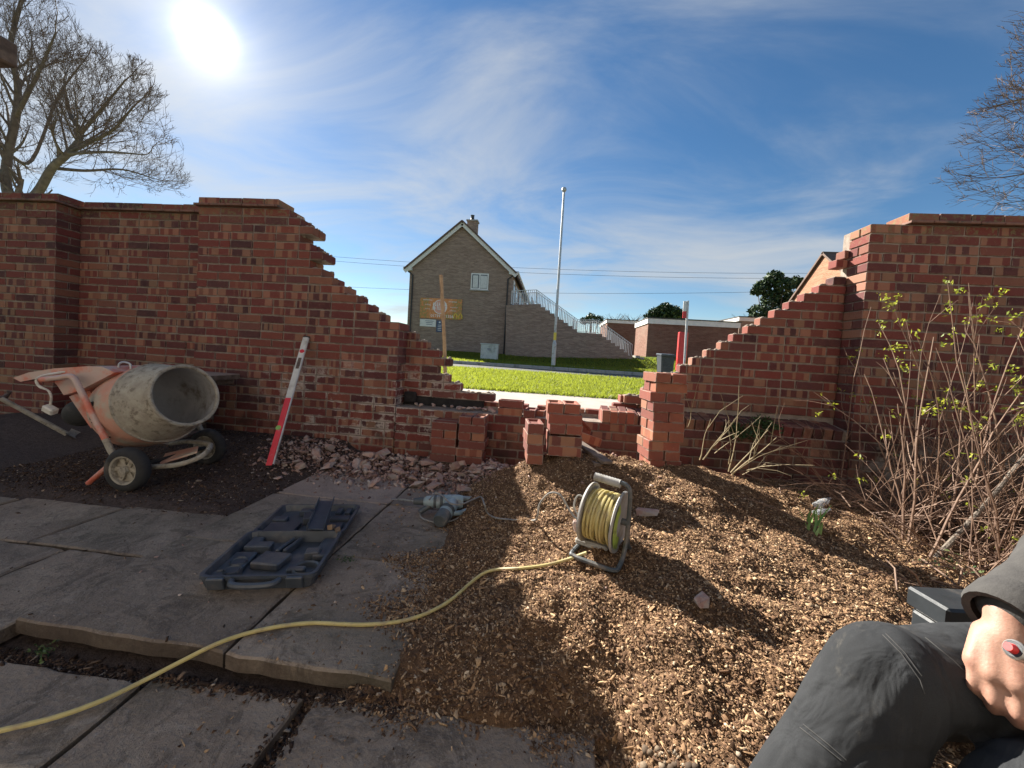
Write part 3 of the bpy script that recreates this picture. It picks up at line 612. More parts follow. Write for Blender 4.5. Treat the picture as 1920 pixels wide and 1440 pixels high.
for n, xa, xb in ((21, PY(1149, 757, RC+.1).x, 1.15), (22, -.1, 1.2), (22, -.62, -.3)):
    p = xa
    while p < xb-.05: w.brick((p+.1075, RC+.12, ZT-(n+.55)*.075-.005), .215, .1025, (random.uniform(-.02, .02), 0, random.uniform(-.03, .03))); p += .225
w.core.box((.3, RC+.11, ZP-.02), (2.8, .10, .10))
w.core.box(((1.05+XR)/2, RC+.055, ZP+.06), (XR-1.06, .09, .20))
MB().box((-1.01, RC+.05, ZP+.035), (.82, .085, .115), (0, 0, .01)).build('gap_shade_fill', 'near_black', pw); MB().box((XE+.07, RC-.02, ZP+.075), (.11, .05, .10), None, .01).build('corner_shade_fill', 'near_black', pw)  # black boxes painting the shade of the gap below the broken courses
w.finish('brick')
# ------------------------------------------------------------------ grass on the verges
def blades(name, x, y, h, w, lean, rv, label):
    n = len(x); z = tz(x, y)-.005; a = rng.uniform(0, 6.28, n); dx, dy = np.cos(a)*w/2, np.sin(a)*w/2; lx, ly = rng.normal(0, lean, n)*h, rng.normal(0, lean, n)*h
    V = np.stack([np.stack([x-dx, y-dy, z], -1), np.stack([x+dx, y+dy, z], -1), np.stack([x+dx*.6+lx*.5, y+dy*.6+ly*.5, z+h*.6], -1), np.stack([x-dx*.4+lx, y-dy*.4+ly, z+h], -1)], 1).reshape(-1, 3)
    o = npmesh(name, V, np.arange(n*4).reshape(n, 4), 'blade'); fattr(o.data, 'rv', np.repeat(rv, 4)); return tag(o, label, 'grass', None, 'stuff')
n = 120000; y = 7.75+rng.uniform(0, 1, n)**1.3*5.6; x = rng.uniform(-1, 1, n)*(y*.62)+.3
pat = np.array([noise.noise((a*.9, b*.9, 3)) for a, b in zip(x[::40], y[::40])]).repeat(40)[:n]
blades('grass', x, y+.05*rng.normal(0, 1, n)*(y < 7.9), rng.uniform(.035, .10, n)*(1+.5*pat), rng.uniform(.010, .022, n), .45, np.clip(.5+.35*pat+rng.normal(0, .2, n), 0, 1), 'bright sunlit grass of the near verge behind the wall')
n = 50000; y = rng.uniform(19.7, 26.6, n); x = rng.uniform(-13, 15, n); kp = ~((y > 21.35) & (y < 22.45) & (x > .7)); x, y = x[kp], y[kp]; n = len(x)
blades('grass', x, y, rng.uniform(.05, .13, n), rng.uniform(.02, .045, n), .45, rng.uniform(0, .8, n), 'grass bank in front of the far brick house')

# ------------------------------------------------------------------ gable house across the road
HY = 27.0; XL, XH = PY(765, 580, HY).x, PY(956, 580, HY).x; ZE = PY(860, 505, HY).z; XM = (XL+XH)/2; ZA = PY(868, 420, HY).z; HB = 43.0; Z0 = .8
hs = thing('gable_house', 'brown brick house with a white edged gable and a chimney, across the road', 'house', (XM, HY, Z0))
m = MB(); pl = [(XL, Z0), (XH, Z0), (XH, ZE), (XM, ZA), (XL, ZE)]
m.prism([(a, b) for a, b in pl], HB-HY, Matrix.Translation((0, (HY+HB)/2, 0)) @ Matrix.Rotation(R(90), 4, 'X')); m.build('wall', 'brown_brick', hs)
for s_, xe in ((-1, XL), (1, XH)):
    d = Vector((XM-xe, 0, ZA-ZE)); L = d.length+.45; u_ = d.normalized(); c = Vector((XM, 0, ZA))-u_*(L/2); ang = -math.atan2(u_.z, u_.x)
    rf = MB().box((c.x-s_*0, (HY+HB)/2-.1, c.z+.14), (L, HB-HY+.5, .10), (0, ang, 0)).build('roof', 'roof_tile', hs)
    MB().box((c.x, HY-.22, c.z-.03), (L, .05, .30), (0, ang, 0)).build('bargeboard', 'white_paint', hs)
    MB().box((xe-s_*.18+s_*.3, HY-.10, ZE-.13), (.62, .24, .22)).build('eaves_box', 'white_paint', hs)
    m = MB(); m.tube([(xe+s_*.42, HY-.1, ZE-.05), (xe+s_*.42, HB, ZE-.05)], .07, 8); m.build('gutter', 'white_paint', hs)
    m = MB(); m.tube([(xe+s_*.1, HY-.1, ZE-.3), (xe-s_*.25, HY-.06, ZE-.55), (xe-s_*.25, HY-.06, Z0)], .05, 8); m.build('downpipe', 'black_pipe', hs)
cx, cz = PY(886, 430, HY+2.2).x, ZA
ch = MB().box((cx, HY+2.2, cz+.15), (.75, .6, 1.5)).build('chimney', 'brown_brick', hs); m = MB().box((cx, HY+2.2, cz+.93), (.88, .73, .10)); m.build('chimney_cap', 'kerb', ch)
m = MB(); m.lathe([(.15, 0), (.17, .05), (.14, .1), (.13, .35), (.16, .42), (.10, .42)], 14, Matrix.Translation((cx-.05, HY+2.2, cz+.98))); m.build('chimney_pot', 'black_pipe', ch)
a, b = PY(884, 512, HY), PY(915, 544, HY); wx, wz, ww, wh = (a.x+b.x)/2, (a.z+b.z)/2, b.x-a.x, a.z-b.z
wi = MB().box((wx, HY-.012, wz), (ww, .05, wh)).build('window', 'white_paint', hs)
for s_ in (-1, 1): MB().box((wx+s_*ww*.235, HY-.04, wz), (ww*.40, .02, wh*.84)).build('pane', 'glass_dark', wi); 
for s_, cw in ((-1, .30), (1, .38)):
    m = MB()
    for i in range(7): m.box((wx+s_*ww*.235+(i-3)*ww*cw/7, HY-.053, wz-.02), (ww*cw/7*.9, .006+.004*(i % 2), wh*.76))
    m.build('curtain', 'curtain', wi)
MB().box((wx, HY-.06, wz-wh/2-.05), (ww+.12, .12, .07)).build('sill', 'kerb', wi)
for y_, zz, hh, wd in ((HY+1.6, ZE-1.35, 2.0, .9), (HY+3.6, ZE-1.05, 1.1, 1.2), (HY+7, ZE-1.35, 2.0, .9), (HY+10, ZE-1.05, 1.1, 1.4)):
    d_ = MB().box((XH+.02, y_, zz), (.06, wd, hh)).build('door' if hh > 1.5 else 'window', 'white_paint', hs); MB().box((XH+.056, y_, zz+.1), (.012, wd*.7, hh*.6)).build('pane', 'glass_dark', d_)
MB().box((XH+.75, (HY+HB)/2, ZE-2.55), (1.5, HB-HY, .16)).build('access_deck', 'kerb', hs)
# signs fixed to the gable
k = NM('banner'); O_ = k.obj(); sp = k.n('ShaderNodeSeparateXYZ'); k.l(O_, sp.inputs[0]); nn = k.noise(7, 3, .6, O_)
vor = k.n('ShaderNodeTexVoronoi'); vor.inputs['Scale'].default_value = 5.5; k.l(O_, vor.inputs['Vector'])
edge = k.math('MAXIMUM', k.mr(k.math('ABSOLUTE', sp.outputs[0]), .75, .95), k.math('MULTIPLY', k.mr(sp.outputs[2], -.25, -.45), k.mr(sp.outputs[0], .2, .45)))
pic = k.mix(k.mr(vor.outputs['Distance'], .08, .16), vor.outputs['Color'], (.62, .22, .04)); pic = k.mix(.55, pic, (.20, .28, .10))
col = k.mix(k.math('MULTIPLY', edge, k.mr(nn, .42, .52)), k.ramp(nn, [(.3, (.62, .20, .06)), (.6, (.74, .32, .12)), (.75, (.80, .58, .42))]), pic)
k.out(col, .5)
a, b = PY(789, 558, HY), PY(865, 600, HY); sx, sz, sw, sh = (a.x+b.x)/2, (a.z+b.z)/2, b.x-a.x, a.z-b.z
bn = MB().box((0, 0, 0), (sw, .04, sh)).build('banner', 'banner'); bn.location = (sx, HY-.035, sz); tag(bn, 'wide orange printed food banner on the gable wall of the house', 'banner')
simple('white_ink', (.85, .84, .8), (.9, .88, .85), 5, .5, bump=0); simple('pink_ink', (.74, .34, .26), (.78, .44, .34), 6, .5, bump=0); simple('blue_ink', (.05, .08, .16), (.08, .11, .2), 6, .5, bump=0); simple('yellow_ink', (.8, .6, .05), (.85, .65, .1), 6, .5, bump=0)
def text(body, size, loc, mat, parent, name='lettering', rot=(R(90), 0, 0), ext=.003, align='CENTER'):
    cu = bpy.data.curves.new('t', 'FONT'); cu.body = body; cu.size = size; cu.extrude = ext; cu.align_x = align; cu.align_y = 'CENTER'; cu.resolution_u = 2
    t = bpy.data.objects.new('t', cu); COL.objects.link(t); dg = bpy.context.evaluated_depsgraph_get(); me = bpy.data.meshes.new_from_object(t.evaluated_get(dg)); bpy.data.objects.remove(t)
    o = link(name, me, mat); o.location = loc; o.rotation_euler = rot
    if parent is not None: setpar(o, parent)
    o['kind'] = 'stuff'
    return o
yb = HY-.062
m = MB(); m.lathe([(0, .012), (sh*.33, .012), (sh*.33, 0)], 36, Matrix.Translation((sx-.05, yb+.006, sz+.12)) @ Matrix.Rotation(R(90), 4, 'X')); m.build('round_logo', 'pink_ink', bn)
m = MB(); m.tube([(sx-.05+sh*.335*math.cos(t_), yb, sz+.12+sh*.335*math.sin(t_)) for t_ in np.linspace(0, 6.28, 40)[:-1]], .025, 6, closed=True); m.build('logo_ring', 'white_ink', bn)
text('01739 721356', sh*.20, (sx+.12, yb, sz-sh*.37), 'white_ink', bn)
rd = random.Random(4)                                   # lettering too far away to read: rows of small strokes
for (rx, rz, rw_, hgt) in ((-.05, .30, 1.0, .24), (-.05, .02, 1.05, .24), (-.98, .58, .62, .09), (.85, .52, .55, .09), (-.95, .25, .4, .07), (.95, .12, .5, .07), (-.95, -.05, .4, .07), (.9, -.12, .45, .07)):
    m = MB(); x_ = sx+rx-rw_/2
    while x_ < sx+rx+rw_/2:
        ww_ = hgt*rd.uniform(.35, .7); m.box((x_, yb-.012, sz+rz+rd.uniform(-.01, .01)), (ww_*.35, .006, hgt)); m.box((x_+ww_*.3, yb-.012, sz+rz+rd.choice((-.35, .0, .4))*hgt), (ww_*.5, .0062, hgt*.22)); x_ += ww_*1.25
    m.build('lettering', 'white_ink', bn)['kind'] = 'stuff'
m = MB(); 
for q in (-.18, .18): m.tube([(sx+sw*.42+q-.12, yb, sz-sh*.45), (sx+sw*.42+q-.1, yb, sz-sh*.28), (sx+sw*.42+q, yb, sz-sh*.2), (sx+sw*.42+q+.1, yb, sz-sh*.28), (sx+sw*.42+q+.12, yb, sz-sh*.45)], .035, 6)
m.build('arch_mark', 'yellow_ink', bn)
a, b = PY(788, 598, HY), PY(817, 613, HY); ns = MB().box(((a.x+b.x)/2, HY-.03, (a.z+b.z)/2), (b.x-a.x, .03, a.z-b.z)).build('notice_board', 'white_paint'); tag(ns, 'small white notice board below the left end of the orange banner', 'sign')
m = MB(); 
for i in range(3): m.box(((a.x+b.x)/2+.12, HY-.05, (a.z+b.z)/2+.14-.12*i), (.62-.1*i, .006, .035))
m.build('lettering', 'blue_ink', ns)['kind'] = 'stuff'
a, b = PY(819, 601, HY), PY(830, 623, HY); nb = MB().box(((a.x+b.x)/2, HY-.03, (a.z+b.z)/2), (b.x-a.x, .03, a.z-b.z)).build('notice_board', 'blue_ink'); tag(nb, 'narrow dark blue notice board beside the white notice board', 'sign')
m = MB(); m.box(((a.x+b.x)/2, HY-.05, a.z-.12), (.12, .006, .1))
for i in range(4): m.box(((a.x+b.x)/2, HY-.05, a.z-.32-.12*i), (.26, .006, .03))
m.build('lettering', 'white_ink', nb)['kind'] = 'stuff'

# ------------------------------------------------------------------ outside stairs with railings
SY = 26.3; st = thing('stair_block', 'brown brick outside staircase beside the gable house with pale railings', 'staircase', (1.5, SY, 1))
pts = [(947, 690), (949, 572), (1005, 570)]
def stepsdown(p, q, n):
    o = []
    for i in range(n): o += [(p[0]+(q[0]-p[0])*(i+1)/n, p[1]+(q[1]-p[1])*i/n), (p[0]+(q[0]-p[0])*(i+1)/n, p[1]+(q[1]-p[1])*(i+1)/n)]
    return o
prof = [PY(a, b, SY) for a, b in pts+stepsdown((1005, 570), (1082, 623), 9)+[(1121, 626)]+stepsdown((1121, 626), (1186, 672), 8)+[(1186, 700)]]
MB().prism([(p.x, p.z) for p in prof], 1.25, Matrix.Translation((0, SY+.63, 0)) @ Matrix.Rotation(R(90), 4, 'X')).build('brick_flank', 'brown_brick', st)
def railing(P, h, parent, sp=.13, r=.016, name='railing'):
    m = MB(); m.tube(P, r*1.5, 6); m.tube([Vector(p)-Vector((0, 0, h)) for p in P], r*1.2, 6)
    for p, q in zip(P[:-1], P[1:]):
        n = max(2, int((q-p).length/sp))
        for i in range(n+1): c = p.lerp(q, i/n); m.tube([c, c-Vector((0, 0, h+.08))], r if i % 8 else r*1.8, 4)
    return m.build(name, 'rail_paint', parent)
for dy in (.08, 1.15):
    railing([PY(960, 545, SY)+Vector((0, dy, 0)), PY(1006, 543, SY)+Vector((0, dy, 0)), PY(1083, 599, SY)+Vector((0, dy, 0)), PY(1122, 600, SY)+Vector((0, dy, 0)), PY(1186, 646, SY)+Vector((0, dy, 0))], .82, st)
railing([Vector((XH+1.45, HY+.6, ZE-1.6)), Vector((XH+1.45, HB-3, ZE-1.6))], .85, hs, .16)
m = MB(); 
for i in range(5): m.box((PY(1196, 668, SY).x+.28*i, SY+.6, 1.36-.1*i), (.3, 1.2, .16))
m.build('bottom_steps', 'kerb', st)

# ------------------------------------------------------------------ flat-roofed garages
def flat_block(name, label, px0, px1, pyt, pyb, Y, depth, fascia, mat, zb=.6):
    a, b = PY(px0, pyt, Y), PY(px1, pyt, Y); zt = (a.z+b.z)/2; r_ = thing(name, label, 'garage', ((a.x+b.x)/2, Y, zb)); fh = fascia
    MB().box(((a.x+b.x)/2, Y+depth/2, (zb+zt-fh)/2), (b.x-a.x, depth, zt-fh-zb)).build('wall', mat, r_)
    MB().box(((a.x+b.x)/2, Y+depth/2, zt-fh/2), (b.x-a.x+.16, depth+.16, fh)).build('fascia', 'white_paint', r_)
    MB().box(((a.x+b.x)/2, Y+depth/2, zt+.03), (b.x-a.x+.24, depth+.24, .07)).build('roof', 'felt', r_); return r_
gr = flat_block('garage_block', 'flat roofed red brick garage block with a white fascia beyond the stairs', 1216, 1386, 601, 672, 27.5, 3.9, .36, 'red_brick')
flat_block('garage_block', 'lower flat roofed store behind the stair railing', 1139, 1205, 601, 660, 36, 5, .28, 'red_brick')
flat_block('garage_block', 'grey fronted flat roofed store to the right of the garage block', 1387, 1490, 597, 650, 31.5, 6, .30, 'brown_brick')
a = PY(1387, 606, 27.5); 
# sunlit gable of the house on the right
gx = PY(1546, 479, 26).x; A1 = PX(1546, 479, gx); B1 = PX(1478, 576, gx); dY = B1.y-A1.y
gh = thing('gable_house', 'sunlit orange brick gable of a house behind the right hand wall', 'house', (gx+4, A1.y, 1))
m = MB(); V = [(gx, A1.y-dY, .8), (gx, A1.y+dY, .8), (gx, A1.y+dY, B1.z), (gx, A1.y, A1.z), (gx, A1.y-dY, B1.z)]; V += [(x_+9, y_, z_) for x_, y_, z_ in V]
m.add(V, [(0, 1, 2, 3, 4), (9, 8, 7, 6, 5)]+[(i, 5+i, 5+(i+1) % 5, (i+1) % 5) for i in range(5)]); m.build('wall', 'orange_brick', gh)
for s_ in (-1, 1):
    L = math.hypot(dY, A1.z-B1.z)+.4; an = math.atan2(A1.z-B1.z, dY); c = Vector((gx+4.45, A1.y+s_*dY/2*1.05, (A1.z+B1.z)/2+.06))
    MB().box(c, (9.2, L, .12), (-s_*an, 0, 0)).build('roof', 'roof_tile', gh)

# ------------------------------------------------------------------ street furniture
LY = 20.5; p0, p1 = PY(1037, 689, LY), PY(1058, 352, LY); zb = float(tz(p0.x, LY)); d = (p1-p0).normalized()
lp = thing('street_lamp', 'tall grey street lamp column with a yellow band on the far verge', 'street lamp', (p0.x, LY, zb))
m = MB(); m.tube([p0-d*.3, p0+d*1.25], .115, 14); m.tube([p0+d*1.25, p0+d*1.4], [.115, .07], 14, False); m.build('base', 'galv', lp)
m = MB(); L = (p1-p0).length; m.tube([p0+d*1.38, p0+d*(L-.2)], [.07, .055], 12); m.build('column', 'galv', lp)
m = MB(); m.tube([p0+d*1.45, p0+d*1.85], .073, 12); m.build('band', 'yellow_ink', lp)
m = MB(); m.lathe([(.02, 0), (.07, .03), (.12, .10), (.13, .18), (.09, .25), (0, .27)], 16, Matrix.Translation(p1-d*.25)); m.build('lantern', 'galv', lp)
CB = 24.0; a, b = PY(902, 645, CB), PY(932, 676, CB); cz = float(tz(a.x, CB)); ub = thing('utility_cabinet', 'pale grey metal utility cabinet on the grass in front of the house', 'cabinet', ((a.x+b.x)/2, CB, cz))
cw, chh = b.x-a.x, a.z-cz; MB().box(((a.x+b.x)/2, CB+.2, cz+chh/2), (cw, .4, chh), None, .02).build('body', 'cabinet', ub); MB().box(((a.x+b.x)/2, CB+.19, cz+chh+.02), (cw+.07, .48, .07), None, .02).build('lid', 'cabinet', ub)
for s_ in (-1, 1): MB().box(((a.x+b.x)/2+s_*cw*.24, CB-.008, cz+chh*.5), (cw*.45, .02, chh*.82)).build('door', 'cabinet', ub)
m = MB(); [m.box(((a.x+b.x)/2, CB-.022, cz+chh*.72-.07*i), (.26-.06*i, .006, .035)) for i in range(2)]; m.build('lettering', 'blue_ink', ub)['kind'] = 'stuff'
bp, bt = PY(1283, 690, 20.6), PY(1290, 564, 20.6); bs = thing('bus_stop', 'slim grey bus stop pole with a red and white flag', 'bus stop', (bp.x, 20.6, .47))
m = MB(); m.tube([Vector((bp.x, 20.6, .45)), bt], .055, 10); m.build('pole', 'galv', bs)
MB().box((bt.x-.12, 20.6, bt.z-.30), (.19, .03, .55)).build('flag', 'white_paint', bs); MB().box((bt.x-.12, 20.585, bt.z-.72), (.19, .03, .35)).build('flag_panel', 'red_paint', bs)
a, b = PY(1274, 622, 22.5), PY(1287, 672, 22.5); z_ = float(tz(a.x, 22.5)); rp = thing('parcel_post', 'tall red metal panel standing behind the bus stop pole', 'panel', ((a.x+b.x)/2, 22.5, z_)); MB().box(((a.x+b.x)/2, 22.6, (a.z+z_+.12)/2), (b.x-a.x, .3, a.z-z_-.12), None, .04).build('body', 'red_paint', rp); MB().box(((a.x+b.x)/2, 22.6, z_+.06), ((b.x-a.x)*.8, .22, .14)).build('foot', 'black_pipe', rp)
BY = 14.6; a, b = PY(1240, 663, BY), PY(1266, 663, BY); bx, bw = (a.x+b.x)/2, (b.x-a.x); bz = .36; bt_ = a.z
bn_ = thing('wheelie_bin', 'dark grey wheelie bin standing at the edge of the road', 'bin', (bx, BY, bz))
m = MB(); V = []; 
for zz, s_ in ((bz+.05, .80), (bt_-.08, .97)): V += [(bx-bw/2*s_, BY, zz), (bx+bw/2*s_, BY, zz), (bx+bw/2*s_, BY+.62*s_, zz), (bx-bw/2*s_, BY+.62*s_, zz)]
m.add(V, [(3, 2, 1, 0), (4, 5, 6, 7)]+[(i, (i+1) % 4, 4+(i+1) % 4, 4+i) for i in range(4)]); m.box((bx, BY-.006, bz+.62), (bw*.5, .02, .34), None, .005); m.build('body', 'bin_plastic', bn_)
MB().box((bx, BY+.3, bt_-.04), (bw*1.06, .74, .09), (R(3), 0, 0), .02).build('lid', 'bin_lid', bn_)
for s_ in (-1, 1): m = MB(); m.lathe([(0, -.03), (.1, -.03), (.1, .03), (0, .03)], 16, Matrix.Translation((bx+s_*bw*.38, BY+.6, bz+.1)) @ Matrix.Rotation(R(90), 4, 'Y')); m.build('wheel', 'black_pipe', bn_)
m = MB(); m.tube([(bx-bw*.4, BY+.7, bt_-.06), (bx+bw*.4, BY+.7, bt_-.06)], .016, 8); m.build('handle', 'bin_plastic', bn_)

MB().box((bx, BY-.012, bt_-.42), (.15, .008, .028)).build('mark', 'white_ink', bn_)
wp = MB(); a, b = PY(827, 516, 5.2), PY(834, 702, 5.2); b = b+(b-a)*.35; wp.tube([a, a.lerp(b, .5)+Vector((.012, 0, 0)), b], .026, 6, smooth=False); tag(wp.build('timber_post', 'timber'), 'slim weathered timber post leaning behind the broken wall', 'post')
simple('wire', (.03, .03, .035), (.04, .04, .045), 5, .6, bump=0)
for (pA, pB, Yw, lab) in (((560, 484), (1700, 520), 46, 'uppermost of the overhead wires crossing the sky behind the house'), ((560, 492), (1700, 530), 46, 'middle overhead wire crossing the sky behind the house'), ((560, 541), (1700, 548), 46, 'lowest overhead wire crossing the sky behind the house')):
    a, b = PY(*pA, Yw), PY(*pB, Yw); Q = [a.lerp(b, t_)-Vector((0, 0, .9*(1-(2*t_-1)**2)-.9*.6)) for t_ in np.linspace(0, 1, 16)]
    m = MB(); m.tube(Q, .016, 4); tag(m.build('overhead_wire', 'wire'), lab, 'wire')

# ------------------------------------------------------------------ trees
def to_px(p):
    q = p-CAM; zc_ = q.dot(CF); return (960+F*q.dot(CR)/zc_, CY-F*q.dot(CU)/zc_) if zc_ > .1 else (-9999, -9999)
def bare_tree(label, limbs, inside, bias, spec, seed, r0=.16):
    """limbs: explicit main branches (points, r_start, r_end); twigs grow from them in three orders, bias = general sweep"""
    rd = random.Random(seed); b0 = limbs[0][0][0]; t_ = thing('bare_tree', label, 'tree', (b0.x, b0.y, b0.z)); big, small = MB(), MB(); B_ = Vector(bias)
    def shoot(p, d, L_, ra_, order):
        n_ = (6, 5, 4, 3)[order]; P = [p]; d = d.normalized()
        for i in range(n_):
            d = (d+Vector((rd.gauss(0, .10), rd.gauss(0, .10), rd.gauss(.05, .09)))+B_*.10).normalized(); P.append(P[-1]+d*(L_/n_))
        if not inside(*to_px(P[-1]), rd): 
            L_ *= .55; P = P[:max(2, len(P)-2)]
            if not inside(*to_px(P[-1]), rd): return
        (big if ra_ > .02 else small).tube(P, [ra_*(1-.75*i/(len(P)-1)) for i in range(len(P))], 6 if ra_ > .02 else 3, False)
        if order < 3:
            k_ = spec[order]
            for _ in range(rd.randint(int(k_*.7), int(k_*1.3))):
                u_ = rd.uniform(.18, 1.0); i = min(len(P)-2, int(u_*(len(P)-1))); q = P[i].lerp(P[i+1], u_*(len(P)-1)-i); ax_ = (P[i+1]-P[i]).normalized(); side_ = ax_.cross(Vector((rd.gauss(0, 1), rd.gauss(0, 1), rd.gauss(0, 1)))).normalized()
                shoot(q, ax_*rd.uniform(.6, 1.1)+side_*rd.uniform(.45, .95)+B_*.3, L_*rd.uniform(.38, .68), max(.0042, ra_*(1-.6*u_)*rd.uniform(.42, .62)), order+1)
    for P, ra_, rb_ in limbs:
        Q = spline(P, 5); n_ = len(Q); big.tube(Q, [ra_+(rb_-ra_)*i/(n_-1) for i in range(n_)], 9, False)
        for _ in range(int(spec[3]*(n_-1)/20)):
            u_ = rd.uniform(.22, 1); i = min(n_-2, int(u_*(n_-1))); ax_ = (Q[i+1]-Q[i]).normalized(); side_ = ax_.cross(Vector((rd.gauss(0, 1), rd.gauss(0, 1), rd.gauss(0, 1)))).normalized(); rr_ = ra_+(rb_-ra_)*u_
            shoot(Q[i], ax_*rd.uniform(.4, 1)+side_*rd.uniform(.5, 1.0)+B_*.5, rd.uniform(.7, 1.7)*spec[4], rr_*rd.uniform(.3, .5), 0)
        shoot(Q[-1], Q[-1]-Q[-2], .9*spec[4], rb_, 0)
    big.build('trunk', 'bark', t_); small.build('crown', 'twig', t_); return t_
TY = 8.6
base = PY(30, 640, TY); base.z = float(tz(base.x, TY))-.1
c0 = [base, PY(32, 470, TY), PY(30, 400, TY)]
c1 = [PY(12, 350, TY), PY(15, 290, TY), PY(30, 220, TY), PY(33, 160, TY), PY(20, 90, TY), PY(35, 20, TY), PY(60, -60, TY)]
c2 = [PY(70, 362, TY), PY(98, 315, TY-.1), PY(128, 288, TY-.2), PY(152, 252, TY-.1), PY(132, 215, TY), PY(122, 172, TY+.1)]
c3 = [PY(165, 268, TY-.4), PY(210, 245, TY-.6), PY(250, 200, TY-.7)]
c4 = [PY(-40, 250, TY+.3), PY(-90, 150, TY+.4), PY(-110, 20, TY+.4)]
c5 = [PY(60, 300, TY+.6), PY(110, 180, TY+.9), PY(160, 110, TY+1)]
def regL(px, py, rd):
    if py > 372: return False
    lim = np.interp(py, [-260, -100, 0, 60, 110, 180, 240, 300, 345, 372], [40, 110, 150, 165, 285, 325, 335, 355, 372, 362]); return px < lim-rd.random()**2*25
c6 = [PY(150, 252, TY-.1), PY(190, 205, TY-.3), PY(235, 150, TY-.5)]; c7 = [PY(98, 315, TY-.1), PY(160, 320, TY+.5), PY(230, 318, TY+.8), PY(290, 335, TY+.9)]; c8 = [PY(30, 220, TY), PY(75, 130, TY-.6), PY(105, 60, TY-.9)]; c9 = [PY(128, 288, TY-.2), PY(200, 285, TY-.9), PY(270, 290, TY-1.3)]
bare_tree('large bare branched tree behind the left hand wall', [(c0, .17, .13), ([c0[-1]]+c1, .11, .03), ([c0[-1]]+c2, .11, .03), ([c2[2]]+c3, .05, .018), ([c1[0]]+c4, .07, .02), ([c1[1]]+c5, .05, .015), (c6, .045, .015), (c7, .045, .012), (c8, .05, .015), (c9, .04, .012)], regL, (.12, -.05, .22), (6.4, 5.4, 3.4, 13, 1.0), 3)
RY = 7.2
rb = PY(2330, 640, RY); rb.z = float(tz(rb.x, RY))-.1
d0 = [rb, PY(2325, 420, RY), PY(2300, 260, RY), PY(2260, 120, RY), PY(2250, -40, RY), PY(2240, -200, RY)]
d1 = [PY(2200, 240, RY), PY(2080, 235, RY-.2), PY(1980, 262, RY-.3)]; d2 = [PY(2160, 70, RY), PY(2050, 60, RY-.2), PY(1970, 85, RY-.2)]; d3 = [PY(2200, 330, RY), PY(2080, 345, RY+.2), PY(1990, 368, RY+.2)]; d4 = [PY(2180, -90, RY), PY(2060, -80, RY), PY(1980, -40, RY)]
def regR(px, py, rd):
    lim = np.interp(py, [-250, 0, 35, 70, 150, 210, 300, 380, 398], [1960, 1905, 1850, 1880, 1850, 1800, 1742, 1738, 1790]); return px > lim+rd.random()**2*40
d5 = [PY(2300, 300, RY), PY(2150, 290, RY+.4), PY(2000, 310, RY+.6), PY(1900, 330, RY+.7)]; d6 = [PY(2260, 160, RY), PY(2120, 150, RY-.4), PY(2000, 165, RY-.6), PY(1900, 190, RY-.6)]
bare_tree('bare drooping tree reaching in behind the right hand wall', [(d0, .17, .06), ([d0[2]]+d1, .05, .015), ([d0[3]]+d2, .05, .015), ([d0[1]]+d3, .05, .015), ([d0[4]]+d4, .04, .012), (d5, .045, .010), (d6, .045, .010)], regR, (-.75, 0, .02), (5, 4, 2.6, 15, 1.0), 5)
k = NM('leaf'); a_ = k.n('ShaderNodeAttribute', attribute_name='rv'); k.out(k.ramp(a_.outputs['Fac'], [(0, (.012, .03, .010)), (.5, (.03, .065, .02)), (.85, (.06, .10, .03)), (1, (.12, .15, .05))]), .55, 0, .35)
def leaves(name, C, size, mat, rv, parent):
    n = len(C); nr = rng.normal(0, 1, (n, 3)); nr /= np.linalg.norm(nr, axis=1)[:, None]; t_ = np.cross(nr, rng.normal(0, 1, (n, 3))); t_ /= np.linalg.norm(t_, axis=1)[:, None]; b_ = np.cross(nr, t_)
    s_ = size[:, None]; V = np.stack([C-t_*s_, C-b_*s_*.45+nr*s_*.12, C+t_*s_, C+b_*s_*.45+nr*s_*.12], 1).reshape(-1, 3)
    o = npmesh(name, V, np.arange(n*4).reshape(n, 4), mat, parent); fattr(o.data, 'rv', np.repeat(rv, 4)); return o
def leafy(label, base, cl, n, size, name='evergreen_tree'):
    """crown from clumps (centre, radius) with a trunk and boughs"""
    t_ = thing(name, label, 'tree', base); m = MB(); b = Vector(base); top = max((c for c, r_ in cl), key=lambda c: c.z)
    m.tube([b-Vector((0, 0, .3)), b.lerp(top, .5), top], [.16, .11, .03], 7, False)
    for c, r_ in cl: m.tube([b.lerp(top, .35), b.lerp(Vector(c), .7), c], [.07, .05, .015], 5, False)
    m.build('trunk', 'bark', t_); tot = sum(r_**2 for c, r_ in cl); C = []; 
    for c, r_ in cl:
        q = int(n*r_**2/tot); d_ = rng.normal(0, 1, (q, 3)); d_ /= np.linalg.norm(d_, axis=1)[:, None]; sub = rng.normal(0, 1, (9, 3)); sub /= np.linalg.norm(sub, axis=1)[:, None]
        w_ = np.max(d_@sub.T, axis=1); rr_ = r_*(.45+.6*rng.uniform(0, 1, q)**.6)*(.55+.5*w_); C.append(np.array(c)[None]+d_*rr_[:, None]*np.array([[1, 1, .85]]))
    C = np.concatenate(C); leaves('crown', C, rng.uniform(size*.6, size*1.3, len(C)), 'leaf', rng.uniform(0, 1, len(C)), t_)
def cl(lst, Y): return [(PY(a, b, Y+dy), r_) for a, b, dy, r_ in lst]
leafy('tall dark evergreen tree to the left of the sunlit gable', (PY(1450, 620, 34).x, 34, 1.2), cl([(1452, 522, 0, .75), (1430, 540, .5, .7), (1470, 535, -.5, .75), (1492, 530, 0, .6), (1420, 545, 0, .5), (1448, 560, .3, .9), (1480, 565, 0, .9), (1425, 585, -.4, .8), (1460, 590, 0, .9), (1500, 560, .3, .7)], 34), 5200, .17)
